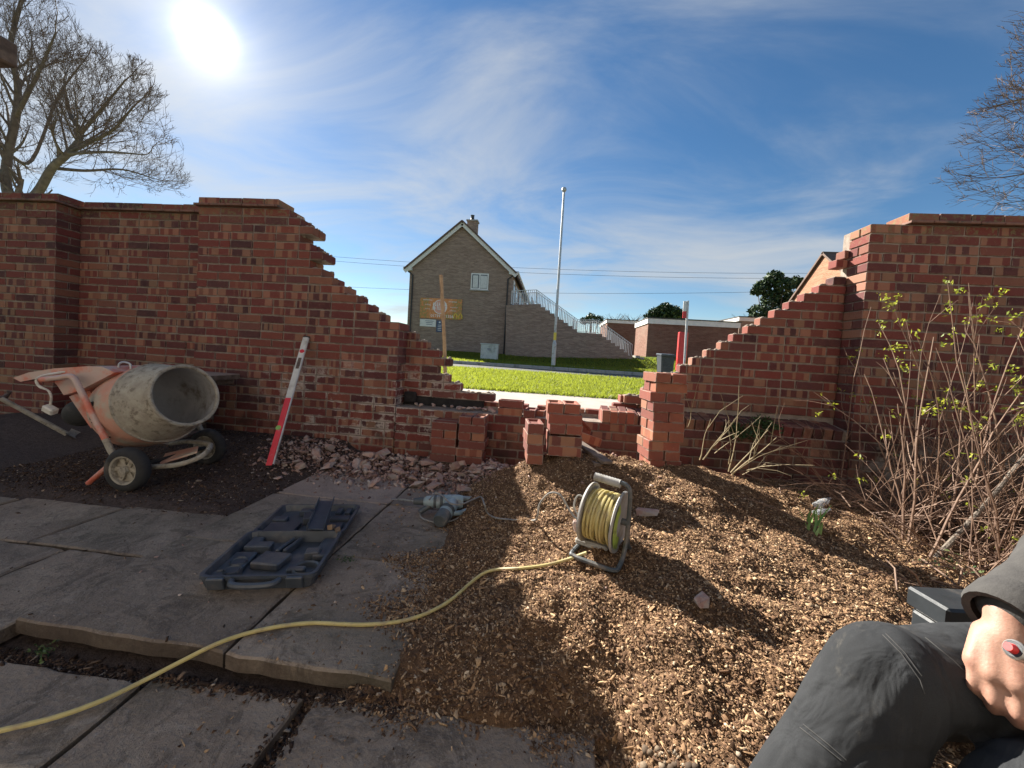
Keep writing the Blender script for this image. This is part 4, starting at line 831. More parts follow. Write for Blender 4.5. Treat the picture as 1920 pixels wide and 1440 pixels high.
leafy('round dark evergreen bush rising behind the garage roof', (PY(1246, 600, 40).x, 40, 1.5), cl([(1246, 582, 0, .9), (1230, 588, .3, .8), (1262, 586, -.3, .9), (1275, 592, 0, .6), (1218, 594, 0, .6), (1246, 592, 0, 1.1)], 40), 3200, .17, 'evergreen_bush')
leafy('small grey green bush behind the stair railing', (PY(1110, 610, 44).x, 44, 1.5), cl([(1108, 597, 0, .7), (1122, 600, 0, .6), (1096, 602, 0, .5)], 44), 900, .15, 'evergreen_bush')
for i, (px, w_, h_) in enumerate(((1150, 30, 16), (1185, 26, 14), (1405, 40, 14))):
    t_ = thing('bare_shrub', ['thin bare shrub on the skyline right of the stair railing', 'thin bare shrub on the skyline left of the garage block', 'thin bare shrub on the skyline right of the bus stop'][i], 'shrub', (PY(px, 610, 46).x, 46, 1.4)); m = MB(); rd = random.Random(i)
    for j in range(46):
        a = PY(px+rd.uniform(-w_*.3, w_*.3), 612, 46+rd.uniform(-.5, .5)); b = PY(px+rd.uniform(-w_, w_), 602-rd.random()*h_, 46+rd.uniform(-.6, .6)); c = a.lerp(b, .5)+Vector((rd.uniform(-.1, .1), 0, .1)); m.tube([a, c, b], [.03, .02, .01], 3, False)
    m.build('twigs', 'twig', t_)
# ------------------------------------------------------------------ loose bricks
def loose(c, yaw, label, group, kind='fr', tilt=(0, 0), k=None, edge=False):
    o = bpy.data.objects.new('loose_brick', bdata(kind, 'brick_clean', random.randrange(5) if k is None else k)); COL.objects.link(o)
    o.location = c; o.rotation_euler = (tilt[0]+(R(90) if edge else 0), tilt[1], yaw); return tag(o, label, 'brick', group)
def pile(base, yaw, rows, what, group, jit=.006, depth2=True, lean=0.0, row_h=.0655):
    """rows from the bottom: 'S' = stretcher to the front, 'H' = two headers; a pair of bricks per row"""
    c, s = math.cos(yaw), math.sin(yaw); N_ = len(rows); words = ['bottom', 'second', 'third', 'fourth', 'fifth', 'sixth', 'seventh', 'eighth', 'ninth', 'tenth', 'eleventh']; z = base[2]+.0325
    for i, r in enumerate(rows):
        jx, jy, ja = random.uniform(-jit, jit)*2+lean*i, random.uniform(-jit, jit), random.uniform(-.035, .035)
        if r == ' ': z += .012; continue
        its = [(0, .051, 0, 'front'), (0, .163, 0, 'back')] if r == 'S' else [(-.055, .107, R(90), 'left'), (.055, .107, R(90), 'right')] if r == 'H' else [(0, .107, R(90), 'single')]
        for (x_, y_, a_, w_) in its:
            x2, y2 = x_+jx+random.uniform(-.002, .002), y_+jy+random.uniform(-.003, .003); word = 'top' if i == N_-1 else words[min(i, 10)]
            loose((base[0]+x2*c-y2*s, base[1]+x2*s+y2*c, z), yaw+a_+ja+random.uniform(-.02, .02), ('%s red brick, %s course up, ' % (w_, word) if w_ != 'single' else 'red brick, %s course up, ' % word)+what, group, 'fr' if i == N_-1 else random.choice(('st', 'st', 'fr')))
        z += row_h
p = PY(881, 862, 3.06); pile((p.x, 3.06, .055), R(2), 'SSSHSH', 'right column of the low plinth stack', 'bricks of the low stack by the plinth')
p = PY(832, 862, 3.08); pile((p.x-.005, 3.075, .055), R(-1), 'SSSHS', 'left column of the low plinth stack', 'bricks of the low stack by the plinth')
p = PY(1055, 856, 2.47); pile((p.x, 2.47, G(p.x, 2.55)+.004), R(4), 'SS HSH', 'right column of the mound stack', 'bricks of the stack on the mound')
p = PY(1006, 858, 2.45); pile((p.x-.002, 2.45, G(p.x, 2.52)-.004), R(10), '1111', 'leaning left column of the mound stack', 'bricks of the stack on the mound', .004, lean=-.006)
p = PY(1246, 868, 2.66); pile((p.x, 2.66, G(p.x, 2.74)-.006), R(9), 'HHSHSHSHSH', 'tall free standing stack', 'bricks of the tall free standing stack', .010)
for (px, py, Y, yaw, lab, ed, tl) in (
    (957, 771, 3.37, 2, 'red brick lying on the low wall under another brick', 0, 0), (959, 757, 3.37, -3, 'red brick laid on top of another brick on the low wall', 0, 0), (995, 773, 3.40, 85, 'red brick lying end on beside the pair on the low wall', 0, 0), (1014, 774, 3.50, 80, 'red brick at the back of the low wall behind the mound stack', 0, 0),
    (1183, 748, 3.62, 3, 'red brick on the back edge of the low wall beside the tall stack', 0, 0), (1100, 822, 2.98, 30, 'pale red brick lying tilted on the rubble right of the mound stack', 0, .3), (1091, 806, 3.1, 60, 'broken red brick upright behind the mound stack', 1, .5)):
    q = PY(px, py, Y); loose(q, R(yaw), lab, None, 'fr', (0, tl), None, ed)
for i, px in enumerate((1135, 1151, 1166, 1181)):
    q = PY(px, 786, FR+.02); b = loose((q.x, FR+.10, ZP+.052), 0, ['first', 'second', 'third', 'fourth'][i]+' from the left of four bricks set on edge on the low wall', 'bricks set on edge on the low wall', 'st'); b.rotation_euler = (R(90), R(random.uniform(-3, 3)), R(90+random.uniform(-3, 3)))
# broken pieces
simple('fragment', (.36, .20, .155), (.54, .40, .34), 25, .95, bump=.6, dist=.006, dirt=(.42, .35, .30), dscale=12, dlev=(.45, .6), rvar=.3)
def frag(seed, sx, sy, sz):
    rd = random.Random(seed); bm = bmesh.new()
    for _ in range(14):
        v_ = Vector((rd.uniform(-1, 1), rd.uniform(-1, 1), rd.uniform(-1, 1))); v_ = v_/max(abs(q) for q in v_)*rd.uniform(.75, 1); bm.verts.new((v_.x*sx/2, v_.y*sy/2, v_.z*sz/2))
    bmesh.ops.convex_hull(bm, input=bm.verts[:]); bmesh.ops.delete(bm, geom=[q for q in bm.verts if not q.link_faces], context='VERTS')
    me = bpy.data.meshes.new('brick_fragment'); bm.to_mesh(me); bm.free(); me.materials.append(MATS['fragment']); return me
FG = [frag(i, *d) for i, d in enumerate(((.09, .07, .045), (.07, .05, .04), (.11, .08, .05), (.06, .06, .03), (.13, .06, .04), (.05, .04, .03), (.08, .08, .025), (.10, .05, .06)))]
rd = random.Random(21); cnt = 0
while cnt < 150:
    x_, y_ = rd.uniform(-2.3, .8), rd.uniform(2.45, 3.27)
    if rd.random() > float(rub(x_, y_)): continue
    o = bpy.data.objects.new('brick_fragment', FG[rd.randrange(8)]); COL.objects.link(o); s_ = .36+1.0*rd.random()**2.6; o.scale = (s_, s_, s_); o.location = (x_, y_, topz(x_, y_)+.018*s_+.045*float(rub(x_, y_))*rd.random()); o.rotation_euler = (rd.uniform(-.6, .6), rd.uniform(-.6, .6), rd.uniform(0, 6.3)); cnt += 1
    z1 = 'left end of the rubble near the spirit level' if x_ < -1.6 else 'rubble heap at the foot of the left wall' if x_ < -.75 else 'rubble between the low stack and the mound' if x_ < .1 else 'rubble between the mound stack and the tall stack'
    tag(o, 'broken brick fragment in the '+z1, 'brick fragment', 'brick fragments in the '+z1)
for i, (x_, lab) in enumerate(((-1.15, 0), (-.95, 0), (-.8, 0), (-.62, 0), (-.5, 0), (-1.05, 0), (-.7, 0), (-.88, 0), (-.56, 0), (-1.22, 0), (-.75, 0), (-.66, 0))):
    o = bpy.data.objects.new('brick_fragment', FG[(i*3) % 8]); COL.objects.link(o); o.location = (x_, FR+.09+.05*(i % 2), ZP+.02); o.rotation_euler = (rd.uniform(-.4, .4), rd.uniform(-.4, .4), rd.uniform(0, 6)); o.scale = (.75,)*3; tag(o, 'broken brick fragment lying on the bared ledge of the low wall', 'brick fragment', 'brick fragments on the bared ledge')
for (px, py, s_, k_, lab) in ((713, 858, 1.5, 2, 'largest flat brick fragment on the rubble heap'), (1082, 990, .95, 7, 'pale pink stone lying beside the cable reel'), (1214, 967, .95, 4, 'flat pinkish brick fragment on the mound right of the cable reel'), (1318, 1135, .75, 0, 'reddish brick fragment in the shaded mulch'), (1448, 1398, .45, 1, 'pale stone in the mulch near the seated person'), (1135, 1105, .3, 5, 'small grey stone on the sunlit mulch'), (520, 900, .8, 6, 'pinkish fragment on the dark soil below the spirit level')):
    q = PG(px, py); o = bpy.data.objects.new('stone', FG[k_]); COL.objects.link(o); o.scale = (s_,)*3; o.location = (q.x, q.y, topz(q.x, q.y)+.016*s_); o.rotation_euler = (.2, -.15, px*.01); tag(o, lab, 'stone')
for (pA, pB, w_, lab) in (((1082, 828), (1140, 868), .075, 'dirty timber offcut lying on the mound beside the brick stack'), ((1084, 842), (1122, 872), .05, 'narrow timber offcut underneath another on the mound')):
    a, b = PY(pA[0], pA[1], 2.75), PY(pB[0], pB[1], 2.42); m = MB(); d = b-a; m.box((0, 0, 0), (d.length, w_, .02), None, .003); ob = m.build('timber_offcut', 'old_timber'); ob.matrix_world = frame((a+b)/2, d, (.2, -.3, 1)); tag(ob, lab, 'timber')
# slab pile behind the mixer
for i in range(13):
    o = slab_mesh(-.30, .30, -.19, .19, 0, .046, (0, 0), 40+i, 0, name='paving_slab'); o.location = (-3.42+random.uniform(-.05, .05)+(.28 if i > 10 else 0), 3.06+random.uniform(-.02, .02), .06+.049*i); o.rotation_euler = (random.uniform(-.01, .01), random.uniform(-.01, .01), random.uniform(-.08, .08))
    tag(o, 'dark paving slab, number %d from the bottom, in the pile behind the cement mixer' % (i+1) if i < 12 else 'topmost dark paving slab in the pile behind the cement mixer', 'paving slab', 'paving slabs piled behind the mixer')

# ------------------------------------------------------------------ cement mixer
simple('mixer_orange', (.56, .14, .085), (.64, .22, .14), 7, .55, bump=.3, dirt=(.50, .37, .32), dscale=7, dlev=(.36, .58))
simple('mixer_drum', (.54, .23, .16), (.50, .32, .24), 6, .85, bump=.7, dist=.008, dirt=(.42, .37, .29), dscale=5, dlev=(.47, .66))
simple('cement_crust', (.30, .265, .21), (.46, .42, .34), 16, .95, bump=.9, dist=.012, dirt=(.2, .17, .13), dscale=22, dlev=(.5, .65))
simple('cement_grey', (.40, .40, .40), (.52, .515, .505), 8, .9, bump=.6, dist=.006, dirt=(.20, .17, .14))
simple('rubber', (.018, .018, .019), (.035, .034, .033), 20, .85, bump=.4, dirt=(.09, .075, .06), dscale=8)
simple('cable_white', (.55, .53, .48), (.66, .64, .58), 20, .6, bump=0, dirt=(.35, .31, .26))
mx_ = thing('cement_mixer', 'orange cement mixer crusted with cement, tipped forward on two wheels', 'cement mixer', (-2.7, 2.35, 0))
ra, ma = Vector((-2.99, 2.43, .385)), Vector((-2.365, 2.29, .575)); ax = (ma-ra).normalized(); AL = (ma-ra).length
DM = frame(ra, ax, (0, 0, 1)) @ Matrix.Rotation(R(90), 4, 'Y')       # local z along the drum axis
def crusty(prof, n=48, amp=.004, seed=0):
    V = []; Fc = []
    for i, (r_, z_) in enumerate(prof):
        for k_ in range(n):
            a_ = 2*math.pi*k_/n; q = r_+amp*noise.noise((math.cos(a_)*3+seed, math.sin(a_)*3, z_*14)); V.append(DM @ Vector((q*math.cos(a_), q*math.sin(a_), z_)))
    for i in range(len(prof)-1):
        for k_ in range(n): Fc.append((i*n+k_, i*n+(k_+1) % n, (i+1)*n+(k_+1) % n, (i+1)*n+k_))
    return V, Fc
V, Fc = crusty([(.02, -.01), (.10, 0), (.17, .03), (.225, .08), (.258, .15), (.268, .22), (.272, .30), (.270, .36), (.262, .41)], amp=.003); dr = MB().add(V, Fc, None, True).build('drum', 'mixer_drum', mx_)
V, Fc = crusty([(.262, .41), (.270, .412), (.270, .426), (.260, .43), (.250, .47), (.23, .55), (.204, .625), (.196, AL)], amp=.005, seed=4); MB().add(V, Fc, None, True).build('drum_mouth', 'cement_crust', mx_)
V, Fc = crusty([(.188, AL-.004), (.193, .62), (.222, .54), (.245, .45), (.258, .36), (.262, .30), (.255, .2), (.22, .10), (.12, .03), (.0, .02)], amp=.006, seed=9); MB().add(V, Fc, None, True).build('drum_lining', 'cement_grey', mx_)
m = MB(); m.tube([DM @ Vector((.196*math.cos(t_), .196*math.sin(t_), AL)) for t_ in np.linspace(0, 2*math.pi, 49)[:-1]], .0125, 8, closed=True); m.build('rim', 'cement_crust', mx_)
fa = max(np.linspace(0, 2*math.pi, 90), key=lambda t_: (DM.to_3x3() @ Vector((math.cos(t_), math.sin(t_), 0))).dot(CAM-ra))
m = MB(); rd = random.Random(2)
for i in range(7):
    t_ = fa+.45-.15*i; M_ = DM @ Matrix.Rotation(t_, 4, 'Z') @ Matrix.Translation((.2735, 0, .235)); m.box((0, 0, 0), (.004, .008, .05), None, 0, M_); m.box((0, .014, rd.choice((-.02, 0, .02))), (.0042, .02, .011), None, 0, M_)
m.build('lettering', 'near_black', dr)['kind'] = 'stuff'
m = MB(); m.box((.10, -.13, .47), (.10, .012, .26), (0, 0, .5), .003, DM); m.build('mixing_paddle', 'cement_crust', mx_)
def mtube(name, P, r, mat='mixer_orange', k=6): m = MB(); m.tube(spline(P, k), r, 10); return m.build(name, mat, mx_)
nY, fY = 2.10, 2.72
for nm, Y_ in (('near', nY), ('far', fY)):
    o_ = Vector((0, Y_-nY, 0))
    mtube('frame', [PY(78, 712, nY)+o_, PY(112, 708, nY)+o_, PY(134, 706, nY)+o_, PY(146, 722, nY)+o_, PY(172, 775, nY)+o_, PY(200, 828, nY)+o_], .017)
    mtube('leg', [PY(198, 824, nY)+o_, PY(216, 855, nY)+o_, Vector((-2.56, 2.14, .14))+o_*.98], .018, 'cement_crust')
    mtube('rear_leg', [PY(210, 868, nY)+o_, PY(188, 887, nY)+o_, PZ(166, 906, .01)+o_], .016)
mtube('handle', [PY(78, 712, nY), PY(74, 714, nY)+Vector((-.01, .1, 0)), PY(74, 714, nY)+Vector((-.01, fY-nY-.1, 0)), PY(78, 712, nY)+Vector((0, fY-nY, 0))], .016)
mtube('axle', [Vector((-2.52, 2.06, .132)), Vector((-2.55, 2.68, .132))], .013, 'rubber', 2)
mtube('front_stand', [Vector((-2.50, 2.16, .12)), PY(335, 871, 2.2), PY(378, 855, 2.26), PY(394, 838, 2.36), PY(388, 832, 2.5), PY(350, 828, 2.6), PY(320, 832, 2.62)], .016, 'cement_crust')
q = [PY(300, 868, 2.24), PY(370, 846, 2.3), PY(372, 836, 2.48), PY(310, 850, 2.5)]; m = MB(); m.add(q+[p-Vector((0, 0, .012)) for p in q], [(0, 1, 2, 3), (7, 6, 5, 4), (0, 4, 5, 1), (1, 5, 6, 2), (2, 6, 7, 3), (3, 7, 4, 0)]); m.build('stand_plate', 'mixer_drum', mx_)
cp = [(66, 707), (95, 697), (140, 690), (200, 686), (228, 687), (250, 697), (214, 716), (185, 730), (158, 738), (146, 720), (130, 704), (80, 714)]
m = MB(); cv = [PY(a, b, 2.28) for a, b in cp]; n_ = len(cv); m.add([c-Vector((0, .11, 0)) for c in cv]+[c+Vector((0, .20, .0)) for c in cv], [tuple(range(n_-1, -1, -1)), tuple(range(n_, 2*n_))]+[(i, (i+1) % n_, n_+(i+1) % n_, n_+i) for i in range(n_)]); cvr = m.build('motor_cover', 'mixer_orange', mx_)
m = MB(); m.lathe([(0, -.13), (.085, -.13), (.095, -.1), (.095, .1), (.085, .13), (0, .13)], 20, Matrix.Translation(PY(172, 770, 2.42)) @ Matrix.Rotation(R(75), 4, 'Y')); m.build('motor', 'rubber', mx_)
cr = [PY(150, 742, 2.3), PY(185, 728, 2.3), PY(205, 760, 2.3), PY(190, 800, 2.3)]; m = MB(); m.add([c-Vector((0, .06, 0)) for c in cr]+[c+Vector((0, .1, 0)) for c in cr], [(3, 2, 1, 0), (4, 5, 6, 7)]+[(i, (i+1) % 4, 4+(i+1) % 4, 4+i) for i in range(4)]); m.build('gear_housing', 'mixer_orange', mx_)
m = MB(); m.tube(spline([PY(222, 692, 2.25), PY(224, 682, 2.25), PY(233, 679, 2.25), PY(244, 683, 2.25), PY(245, 692, 2.25)], 6), .006, 6); m.build('latch_wire', 'galv', cvr)
for c in (Vector((-2.515, 2.075, .132)), Vector((-2.55, 2.66, .132))):
    Mw = Matrix.Translation(c) @ Matrix.Rotation(R(3), 4, 'Z') @ Matrix.Rotation(R(90), 4, 'X'); wr = MB(); wr.lathe([(.088, -.034), (.098, -.037), (.120, -.032), (.132, -.018), (.133, 0), (.132, .018), (.120, .032), (.098, .037), (.088, .034)], 40, Mw); wo = wr.build('wheel', 'rubber', mx_)
    m = MB(); m.lathe([(.09, -.030), (.086, -.034), (.078, -.03), (.076, -.012), (.076, .012), (.078, .03), (.086, .034), (.09, .030)], 32, Mw); m.lathe([(.0, -.034), (.022, -.034), (.024, -.02), (.024, .02), (.022, .034), (0, .034)], 18, Mw)
    for i in range(6): m.box((.048, 0, .004), (.066, .026, .012), None, .002, Mw @ Matrix.Rotation(R(60*i), 4, 'Z'))
    m.lathe([(0, -.004), (.08, -.004)], 24, Mw); m.build('rim', 'cement_crust', wo)
m = MB(); m.tube(spline([PY(150, 694, 2.2), PY(100, 700, 2.15), PY(72, 708, 2.1), PY(68, 716, 2.1), PY(75, 726, 2.1), PY(90, 732, 2.1), PY(96, 745, 2.1), PY(94, 760, 2.1)], 8), .006, 8); m.tube(spline([PY(130, 698, 2.2), PY(85, 703, 2.12), PY(69, 711, 2.1), PY(72, 722, 2.1), PY(84, 729, 2.1)], 8), .006, 8); m.build('power_lead', 'cable_white', mx_)
p = PY(94, 768, 2.1); MB().box(p, (.07, .045, .045), (.3, .5, .2), .008).build('plug', 'cable_white', mx_)
# shovel
sv = thing('shovel', 'dirty shovel with a pale shaft lying on the soil beside the mixer', 'shovel', PZ(140, 815, .05)); a, b = PY(2, 747, 2.62), PZ(126, 814, .07)
m = MB(); m.tube([a, b], [.017, .019], 10); m.build('shaft', 'cement_crust', sv); m = MB(); d = (b-a).normalized(); sd = d.cross(Vector((0, 0, 1))).normalized(); V = []; Fc = []
for i, t_ in enumerate(np.linspace(0, .26, 6)):
    for j, s_ in enumerate(np.linspace(-1, 1, 5)): V.append(b+d*t_*1.0+sd*s_*(.075+.02*math.sin(t_*9))*(1 if i < 5 else .5)+Vector((0, 0, .012+.10*t_+.022*s_*s_)))
Fc = [(i*5+j, i*5+j+1, (i+1)*5+j+1, (i+1)*5+j) for i in range(5) for j in range(4)]; V2 = V+[v_-Vector((0, 0, .004)) for v_ in V]; m.add(V2, Fc+[tuple(q+30 for q in reversed(f)) for f in Fc], None, True); m.build('blade', 'cement_crust', sv)
m = MB(); m.tube([a+Vector((-.02, -.06, .05)), a+Vector((-.06, -.07, -.0)), a+Vector((-.06, .07, 0)), a+Vector((-.02, .06, .05))], .014, 8); m.tube([a, a+Vector((-.03, -.06, .03))], .012, 8); m.tube([a, a+Vector((-.03, .06, .03))], .012, 8); m.build('grip', 'old_timber', sv)

# ------------------------------------------------------------------ spirit level leaning on the wall
simple('level_red', (.62, .03, .045), (.72, .05, .06), 9, .45, bump=.15, dirt=(.45, .33, .30), dscale=14, dlev=(.6, .75))
simple('aluminium', (.52, .50, .47), (.66, .64, .61), 14, .45, .35, bump=.15, dirt=(.42, .37, .32), dscale=8)
simple('vial', (.25, .45, .10), (.35, .55, .15), 5, .15, bump=0)
a, b = PZ(506, 874, .045), PY(575, 632, FR-.02); d = b-a; LM = frame(a, d, (.25, -1, .3)); LL = d.length
sp_ = thing('spirit_level', 'long spirit level leaning on the left wall, lower half red, upper half pale', 'spirit level', a)
MB().box((LL*.5, 0, 0), (LL, .052, .018), None, .002, LM).build('body', 'aluminium', sp_)
MB().box((LL*.235, .004, .003), (LL*.47, .043, .022), None, .002, LM).build('red_face', 'level_red', sp_)
MB().box((LL*.735, .004, .002), (LL*.53-.02, .043, .0205), None, .002, LM).build('pale_face', 'cable_white', sp_)
for t_ in (.004, .996): MB().box((LL*t_, 0, 0), (.014, .056, .026), None, .002, LM).build('end_cap', 'rubber', sp_)
MB().box((LL*.755, 0, .004), (.115, .026, .021), None, .002, LM).build('grip_slot', 'old_timber', sp_)
for t_, r_ in ((.86, .0), (.25, .012)): 
    m = MB(); m.lathe([(0, .016), (.019, .016), (.019, -.01), (0, -.01)], 20, LM @ Matrix.Translation((LL*t_, r_, 0))); m.build('vial', 'vial' if t_ < .5 else 'level_red', sp_)

# ------------------------------------------------------------------ open drill case
simple('case_plastic', (.038, .047, .060), (.066, .078, .096), 12, .38, bump=.2, dirt=(.13, .12, .115), dscale=9, dlev=(.48, .72))
cs_ = thing('drill_case', 'open dark blue black plastic drill case lying on the raised slabs', 'tool case', (-1.17, 1.72, .0)); CM = Matrix.Translation((-1.165, 1.725, .003)) @ Matrix.Rotation(R(14), 4, 'Z')
def tray(name, y0, y1, h, parent, notch=False):
    m = MB(); x0, x1 = -.208, .208; t_ = .008; c_ = .03; dp = .012
    out = [(x0+c_, y0), (x1-c_, y0), (x1-.008, y0+.01), (x1, y0+c_), (x1, y1-c_), (x1-.008, y1-.01), (x1-c_, y1), (x0+c_, y1), (x0+.008, y1-.01), (x0, y1-c_), (x0, y0+c_), (x0+.008, y0+.01)]
    cx_, cy_ = 0, (y0+y1)/2
    def sc(p, k_): return (cx_+(p[0]-cx_)*(1-k_/.2), cy_+(p[1]-cy_)*(1-k_/.19))
    n_ = len(out); V = []
    for p in out: V.append((*sc(p, .012), 0))
    for p in out: V.append((*p, h*.75))
    for p in out: V.append((*sc(p, -.004), h*.78))
    for p in out: V.append((*sc(p, -.004), h))
    for p in out: V.append((*sc(p, t_), h))
    for p in out: V.append((*sc(p, t_+.012), dp))
    Fc = [tuple(range(n_-1, -1, -1))]+[(k_*n_+i, k_*n_+(i+1) % n_, (k_+1)*n_+(i+1) % n_, (k_+1)*n_+i) for k_ in range(5) for i in range(n_)]+[tuple(range(5*n_, 6*n_))]
    m.add([CM @ Vector(v_) for v_ in V], Fc); return m.build(name, 'case_plastic', parent)
bt = tray('base', -.385, -.008, .06, cs_); ld = tray('lid', .008, .350, .045, cs_)
def mould(parent, c, s_, bev=.006, rot=0): return MB().box((c[0], c[1], .012+s_[2]/2), s_, (0, 0, rot), bev, CM).build('moulding', 'case_plastic', parent)
for c, s_, ro in (((-.12, -.11), (.11, .05, .036), 0), ((-.155, -.055), (.05, .05, .03), 0), ((.02, -.10), (.018, .12, .032), -.25), ((-.012, -.10), (.018, .12, .032), -.25), ((-.02, -.22), (.12, .10, .03), -.2), ((.13, -.17), (.06, .05, .036), .1), ((.165, -.12), (.06, .16, .026), 0), ((-.15, -.25), (.09, .20, .022), 0), ((.11, -.30), (.07, .03, .03), 0)): mould(bt, c, s_, .005, ro)
for c, s_, ro in (((-.11, .10), (.15, .10, .02), 0), ((-.02, .20), (.05, .09, .035), .3), ((-.06, .28), (.06, .04, .03), 0), ((.13, .10), (.09, .10, .018), 0), ((.14, .21), (.10, .05, .02), 0), ((.11, .29), (.03, .07, .024), 0), ((.16, .29), (.03, .06, .024), 0), ((-.16, .20), (.07, .05, .02), 0)): mould(ld, c, s_, .004, ro)
for c, r_ in (((-.14, -.235), .027), ((-.13, -.30), .027), ((.145, -.29), .042), ((-.165, -.33), .022)):
    m = MB(); m.lathe([(r_, .034), (r_*1.14, .04), (r_*1.25, .034), (r_*1.25, .012)], 24, CM @ Matrix.Translation((c[0], c[1], 0))); m.lathe([(r_, .034), (r_*.95, .014), (0, .014)], 24, CM @ Matrix.Translation((c[0], c[1], 0))); m.build('moulded_ring', 'case_plastic', bt)
m = MB(); m.tube(spline([CM @ Vector(q) for q in ((-.085, -.392, .045), (-.07, -.418, .045), (-.03, -.428, .045), (.03, -.428, .045), (.07, -.418, .045), (.085, -.392, .045))], 6), .012, 8); m.build('handle', 'case_plastic', bt)
for x_ in (-.14, .14): MB().box((x_, -.392, .035), (.06, .014, .05), (.25, 0, 0), .003, CM).build('latch', 'case_plastic', bt)
m = MB(); m.tube([CM @ Vector((-.19, 0, .035)), CM @ Vector((.19, 0, .035))], .008, 8); m.build('hinge', 'case_plastic', cs_)
a, b = PZ(592, 993, .085), PZ(612, 940, .10); m = MB(); M_ = frame((a+b)/2, b-a, (0, 0, 1)); L_ = (b-a).length
m.box((0, 0, 0), (L_, .075, .006), (.12, 0, 0), .001, M_); m.box((0, -.037, .012), (L_, .005, .03), (.12, 0, 0), .001, M_); m.box((0, .037, .012), (L_, .005, .03), (.12, 0, 0), .001, M_); tag(m.build('tool_tray', 'case_plastic'), 'narrow dark plastic tray lying across the lid of the drill case', 'tray')
for i, (px, py, lab) in enumerate(((622, 985, 'pale wooden wedge beside the tray in the drill case'), (630, 990, 'darker wooden wedge at the edge of the drill case lid'))):
    q = PZ(px, py, .06); ob = MB().prism([(-.05, -.012), (.05, -.012), (-.05, .014)], .022).build('wooden_wedge', 'timber' if i == 0 else 'old_timber'); ob.location = q; ob.rotation_euler = (R(80), .2, R(110+20*i)); tag(ob, lab, 'wedge')

# ------------------------------------------------------------------ hammer drill with its lead to the cable reel
simple('drill_shell', (.20, .265, .285), (.32, .39, .41), 14, .45, bump=.2, dirt=(.2, .19, .18), dscale=16, dlev=(.5, .7)); simple('steel', (.35, .33, .31), (.48, .46, .43), 22, .4, .8, bump=.2, dirt=(.18, .12, .08), dscale=15)
simple('drill_dark', (.05, .06, .065), (.09, .10, .105), 14, .5, bump=.2, dirt=(.17, .15, .13), dscale=12)
hd = thing('hammer_drill', 'grey green electric hammer drill with a chisel bit lying at the edge of the mulch', 'drill', (-.58, 2.1, .02)); a, b = PZ(798, 940, .07), PZ(868, 941, .07)
HM = frame(a, b-a, (0, 0, 1)); HL = (b-a).length
m = MB(); Mx = HM @ Matrix.Rotation(R(90), 4, 'Y'); m.lathe([(0, -.035), (.020, -.035), (.022, -.005), (.030, 0), (.034, .03), (.036, .06), (.040, .07), (.042, HL-.03), (.036, HL), (0, HL+.004)], 24, Mx); m.build('gear_housing', 'drill_shell', hd)
m = MB(); m.lathe([(0, -.07), (.016, -.07), (.02, -.06), (.022, -.03), (.023, -.03), (.0235, -.012)], 18, Mx); m.build('chuck', 'drill_dark', hd)
for a_, r_ in ((.085, .0445), (.048, .0385)): m = MB(); m.lathe([(r_-.002, a_), (r_, a_+.002), (r_, a_+.016), (r_-.002, a_+.018)], 24, Mx); m.build('collar', 'drill_dark', hd)
c = PZ(737, 935, .02); m = MB(); m.tube([Mx @ Vector((0, 0, -.06)), c.lerp(Mx @ Vector((0, 0, -.06)), .25)], .007, 8); e = c.lerp(Mx @ Vector((0, 0, -.06)), .25); m.box(e.lerp(c, .5), ((c-e).length, .026, .005), (0, 0, .1), .001); m.build('chisel_bit', 'steel', hd)
c0_, c1_ = PZ(846, 947, .07), PZ(828, 972, .045); Mm = frame(c0_, c1_-c0_, (0, 0, 1)) @ Matrix.Rotation(R(90), 4, 'Y'); ml = (c1_-c0_).length+.03
m = MB(); m.lathe([(.038, -.02), (.042, .0), (.042, ml*.6)], 24, Mm); m.build('motor_housing', 'drill_shell', hd); m = MB(); m.lathe([(.0445, ml*.30), (.0445, ml*.34), (.0425, ml*.345), (.0425, ml*.40), (.0445, ml*.405), (.0445, ml*.45), (.0425, ml*.46)], 24, Mm); m.lathe([(.042, ml*.6), (.0425, ml*.62), (.041, ml*.95), (.034, ml), (0, ml)], 24, Mm); m.build('motor_cap', 'drill_dark', hd)
m = MB(); m.tube(spline([PZ(862, 934, .075), PZ(884, 936, .06), PZ(888, 944, .045), PZ(876, 956, .035), PZ(860, 962, .04), PZ(846, 962, .05)], 8), .0145, 10); m.build('handle', 'drill_shell', hd)
m = MB(); m.tube([PZ(815, 940, .06), PZ(806, 948, .05)], .012, 10); m.tube([PZ(806, 948, .05), PZ(786, 961, .02)], [.017, .016], 12); m.build('side_handle', 'drill_dark', hd)
simple('cord_grey', (.16, .15, .14), (.27, .26, .24), 30, .6, bump=0, dirt=(.3, .26, .2), dscale=20)
dc = MB(); dc.tube(spline([PZ(788, 958, .02), PZ(792, 972, .012), PZ(826, 980, .012), PZ(858, 972, .02), PZ(866, 962, .03)], 8), .0045, 8)
dc.tube(spline([PZ(805, 937, .12), PZ(816, 925, .13), PZ(830, 930, .13), PZ(845, 944, .12), PZ(866, 945, .11), PZ(888, 936, .105), PZ(902, 932, .10), PY(908, 945, 2.06), PG(914, 962, .006), PG(930, 971, .006), PG(965, 975, .006), PG(1000, 976, .006), PY(1008, 968, 1.83), PY(1012, 945, 1.83), PY(1030, 925, 1.82), PY(1050, 928, 1.8), PY(1064, 950, 1.78), PY(1078, 970, 1.75), PY(1092, 976, 1.72)], 8), .0048, 8)
dc.build('power_cord', 'cord_grey', hd)
